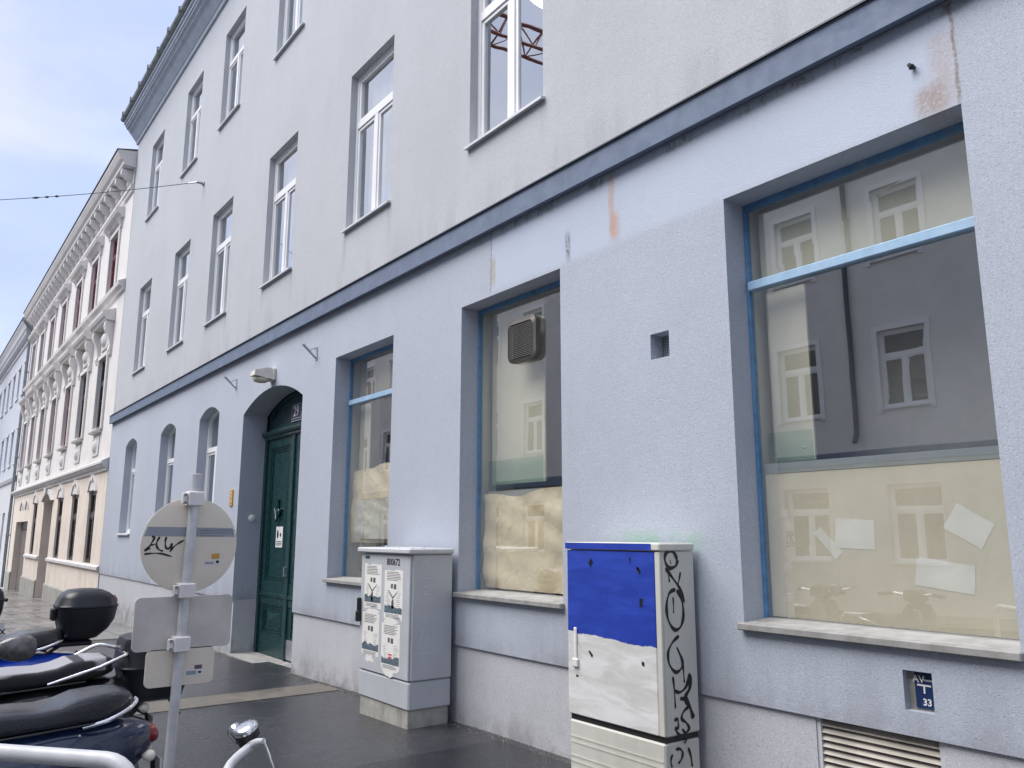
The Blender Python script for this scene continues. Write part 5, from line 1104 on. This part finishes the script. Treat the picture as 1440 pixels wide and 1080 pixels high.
fwc, rwc = (BX, 1.18, g0+.34), (BX, .10, g0+.34)
bw('front_wheel', fwc, .34); bw('rear_wheel', rwc, .34)
bb = Vector((BX, .52, g0+.29)); hd = Vector((BX, .98, g0+.78)); hl = Vector((BX, 1.03, g0+.60)); stp = Vector((BX, .36, g0+.72))
fm = wet('dark_bicycle_paint', (.02, .03, .03)); m = MB()
for a, b, r in ((bb, hl, .018), (stp, hd-Vector((0, 0, .02)), .015), (bb, stp, .016), (hd, hl, .02)): m.tube([a, b], r, 10)
for sx in (-.05, .05):
    m.tube([bb+Vector((sx*.4, 0, 0)), Vector((BX+sx, rwc[1], rwc[2]))], .009, 8); m.tube([stp, Vector((BX+sx, rwc[1], rwc[2]))], .008, 8)
m.build('frame', fm, bk, smooth=50)
m = MB()
for sx in (-.05, .05): m.tube([hl+Vector((sx*.5, 0, 0)), Vector((BX+sx, 1.10, g0+.5)), Vector((BX+sx, fwc[1], fwc[2]))], .011, 8)
m.build('fork', fm, bk, smooth=50)
MB().tube([stp, stp+Vector((0, -.04, .16))], .013, 8).build('seat_post', MAT['chrome'], bk)
MB().loft([[(BX+x, y, g0+.90+z) for x, z in rrect(2*hw, .05, .022, 4)] for y, hw in ((.20, .06), (.26, .085), (.36, .06), (.47, .025))]).build('saddle', MAT['black'], bk, smooth=60)
MB().tube([bb+Vector((.05, 0, 0)), bb+Vector((.06, .12, -.12))], .01, 6).tube([bb+Vector((-.05, 0, 0)), bb+Vector((-.06, -.12, .12))], .01, 6).lathe([(.09, -.004), (.09, .004)], bb+Vector((.045, 0, 0)), (1, 0, 0), 24).build('crankset', MAT['gutter'], bk)
for sx, q in ((.06, (.12, -.12)), (-.06, (-.12, .12))): MB().box(bb.x+sx*1.0-.04+(.05 if sx > 0 else -.05), bb.x+sx+.04+(.05 if sx > 0 else -.05), bb.y+q[0]-.03, bb.y+q[0]+.03, bb.z+q[1]-.01, bb.z+q[1]+.01, .004).build('pedal', MAT['black'], bk)
e0 = onX(331, 1023, -2.56); e1 = onX(352, 1046, -2.47)-Vector((0, 0, .005)); e2 = onX(320, 1082, -2.36)
stem = Vector((BX, .93, g0+.98))
hbp = smooth_path([e1+Vector((-.01, .01, .0)), e2, Vector((BX-.02, .80, .935)), stem, Vector((BX+.13, .90, .95)), Vector((BX+.26, .86, 1.0)), Vector((BX+.30, .72, 1.0))], 5)
hb = MB().tube(hbp, .0125, 12).tube([hd-Vector((0, 0, .02)), stem], .014, 10).build('handlebar', MAT['galv'], bk, smooth=60)
MB().tube([e1+Vector((-.02, 0, -.01)), e0], .017, 12).build('grip', MAT['black'], hb, smooth=50)
MB().lathe([(.021, -.03), (.023, .0), (.021, .016), (.010, .023), (.003, .024)], e0-Vector((-.01, 0, .01)), (-.55, -.25, .45), 18).build('bar_lamp', MAT['chrome'], hb, smooth=70)
bn = Vector((.10, -.42, .88)).normalized()
be = MB().lathe([(.034, -.024), (.036, -.004), (.034, 0)], bell, bn, 22).build('bell', MAT['black'], hb, smooth=50)
MB().lathe([(.0365, .0005), (.0365, .010), (.031, .015), (.016, .018), (.003, .019)], bell, bn, 22).build('dome', MAT['chrome'], be, smooth=70)
lv = onX(371, 1042, -2.40); MB().tube([e1, (e1+lv)/2+Vector((0, 0, .004)), lv], [.013, .010, .008], 10).build('brake_lever', MAT['galv'], hb, smooth=50)
MB().tube(smooth_path([lv, onX(379, 1062, -2.36), onX(386, 1084, -2.33), Vector((BX+.05, .98, .72)), Vector((BX+.03, 1.06, g0+.66))], 5), .003, 6).build('brake_cable', MAT['chrome'], hb)
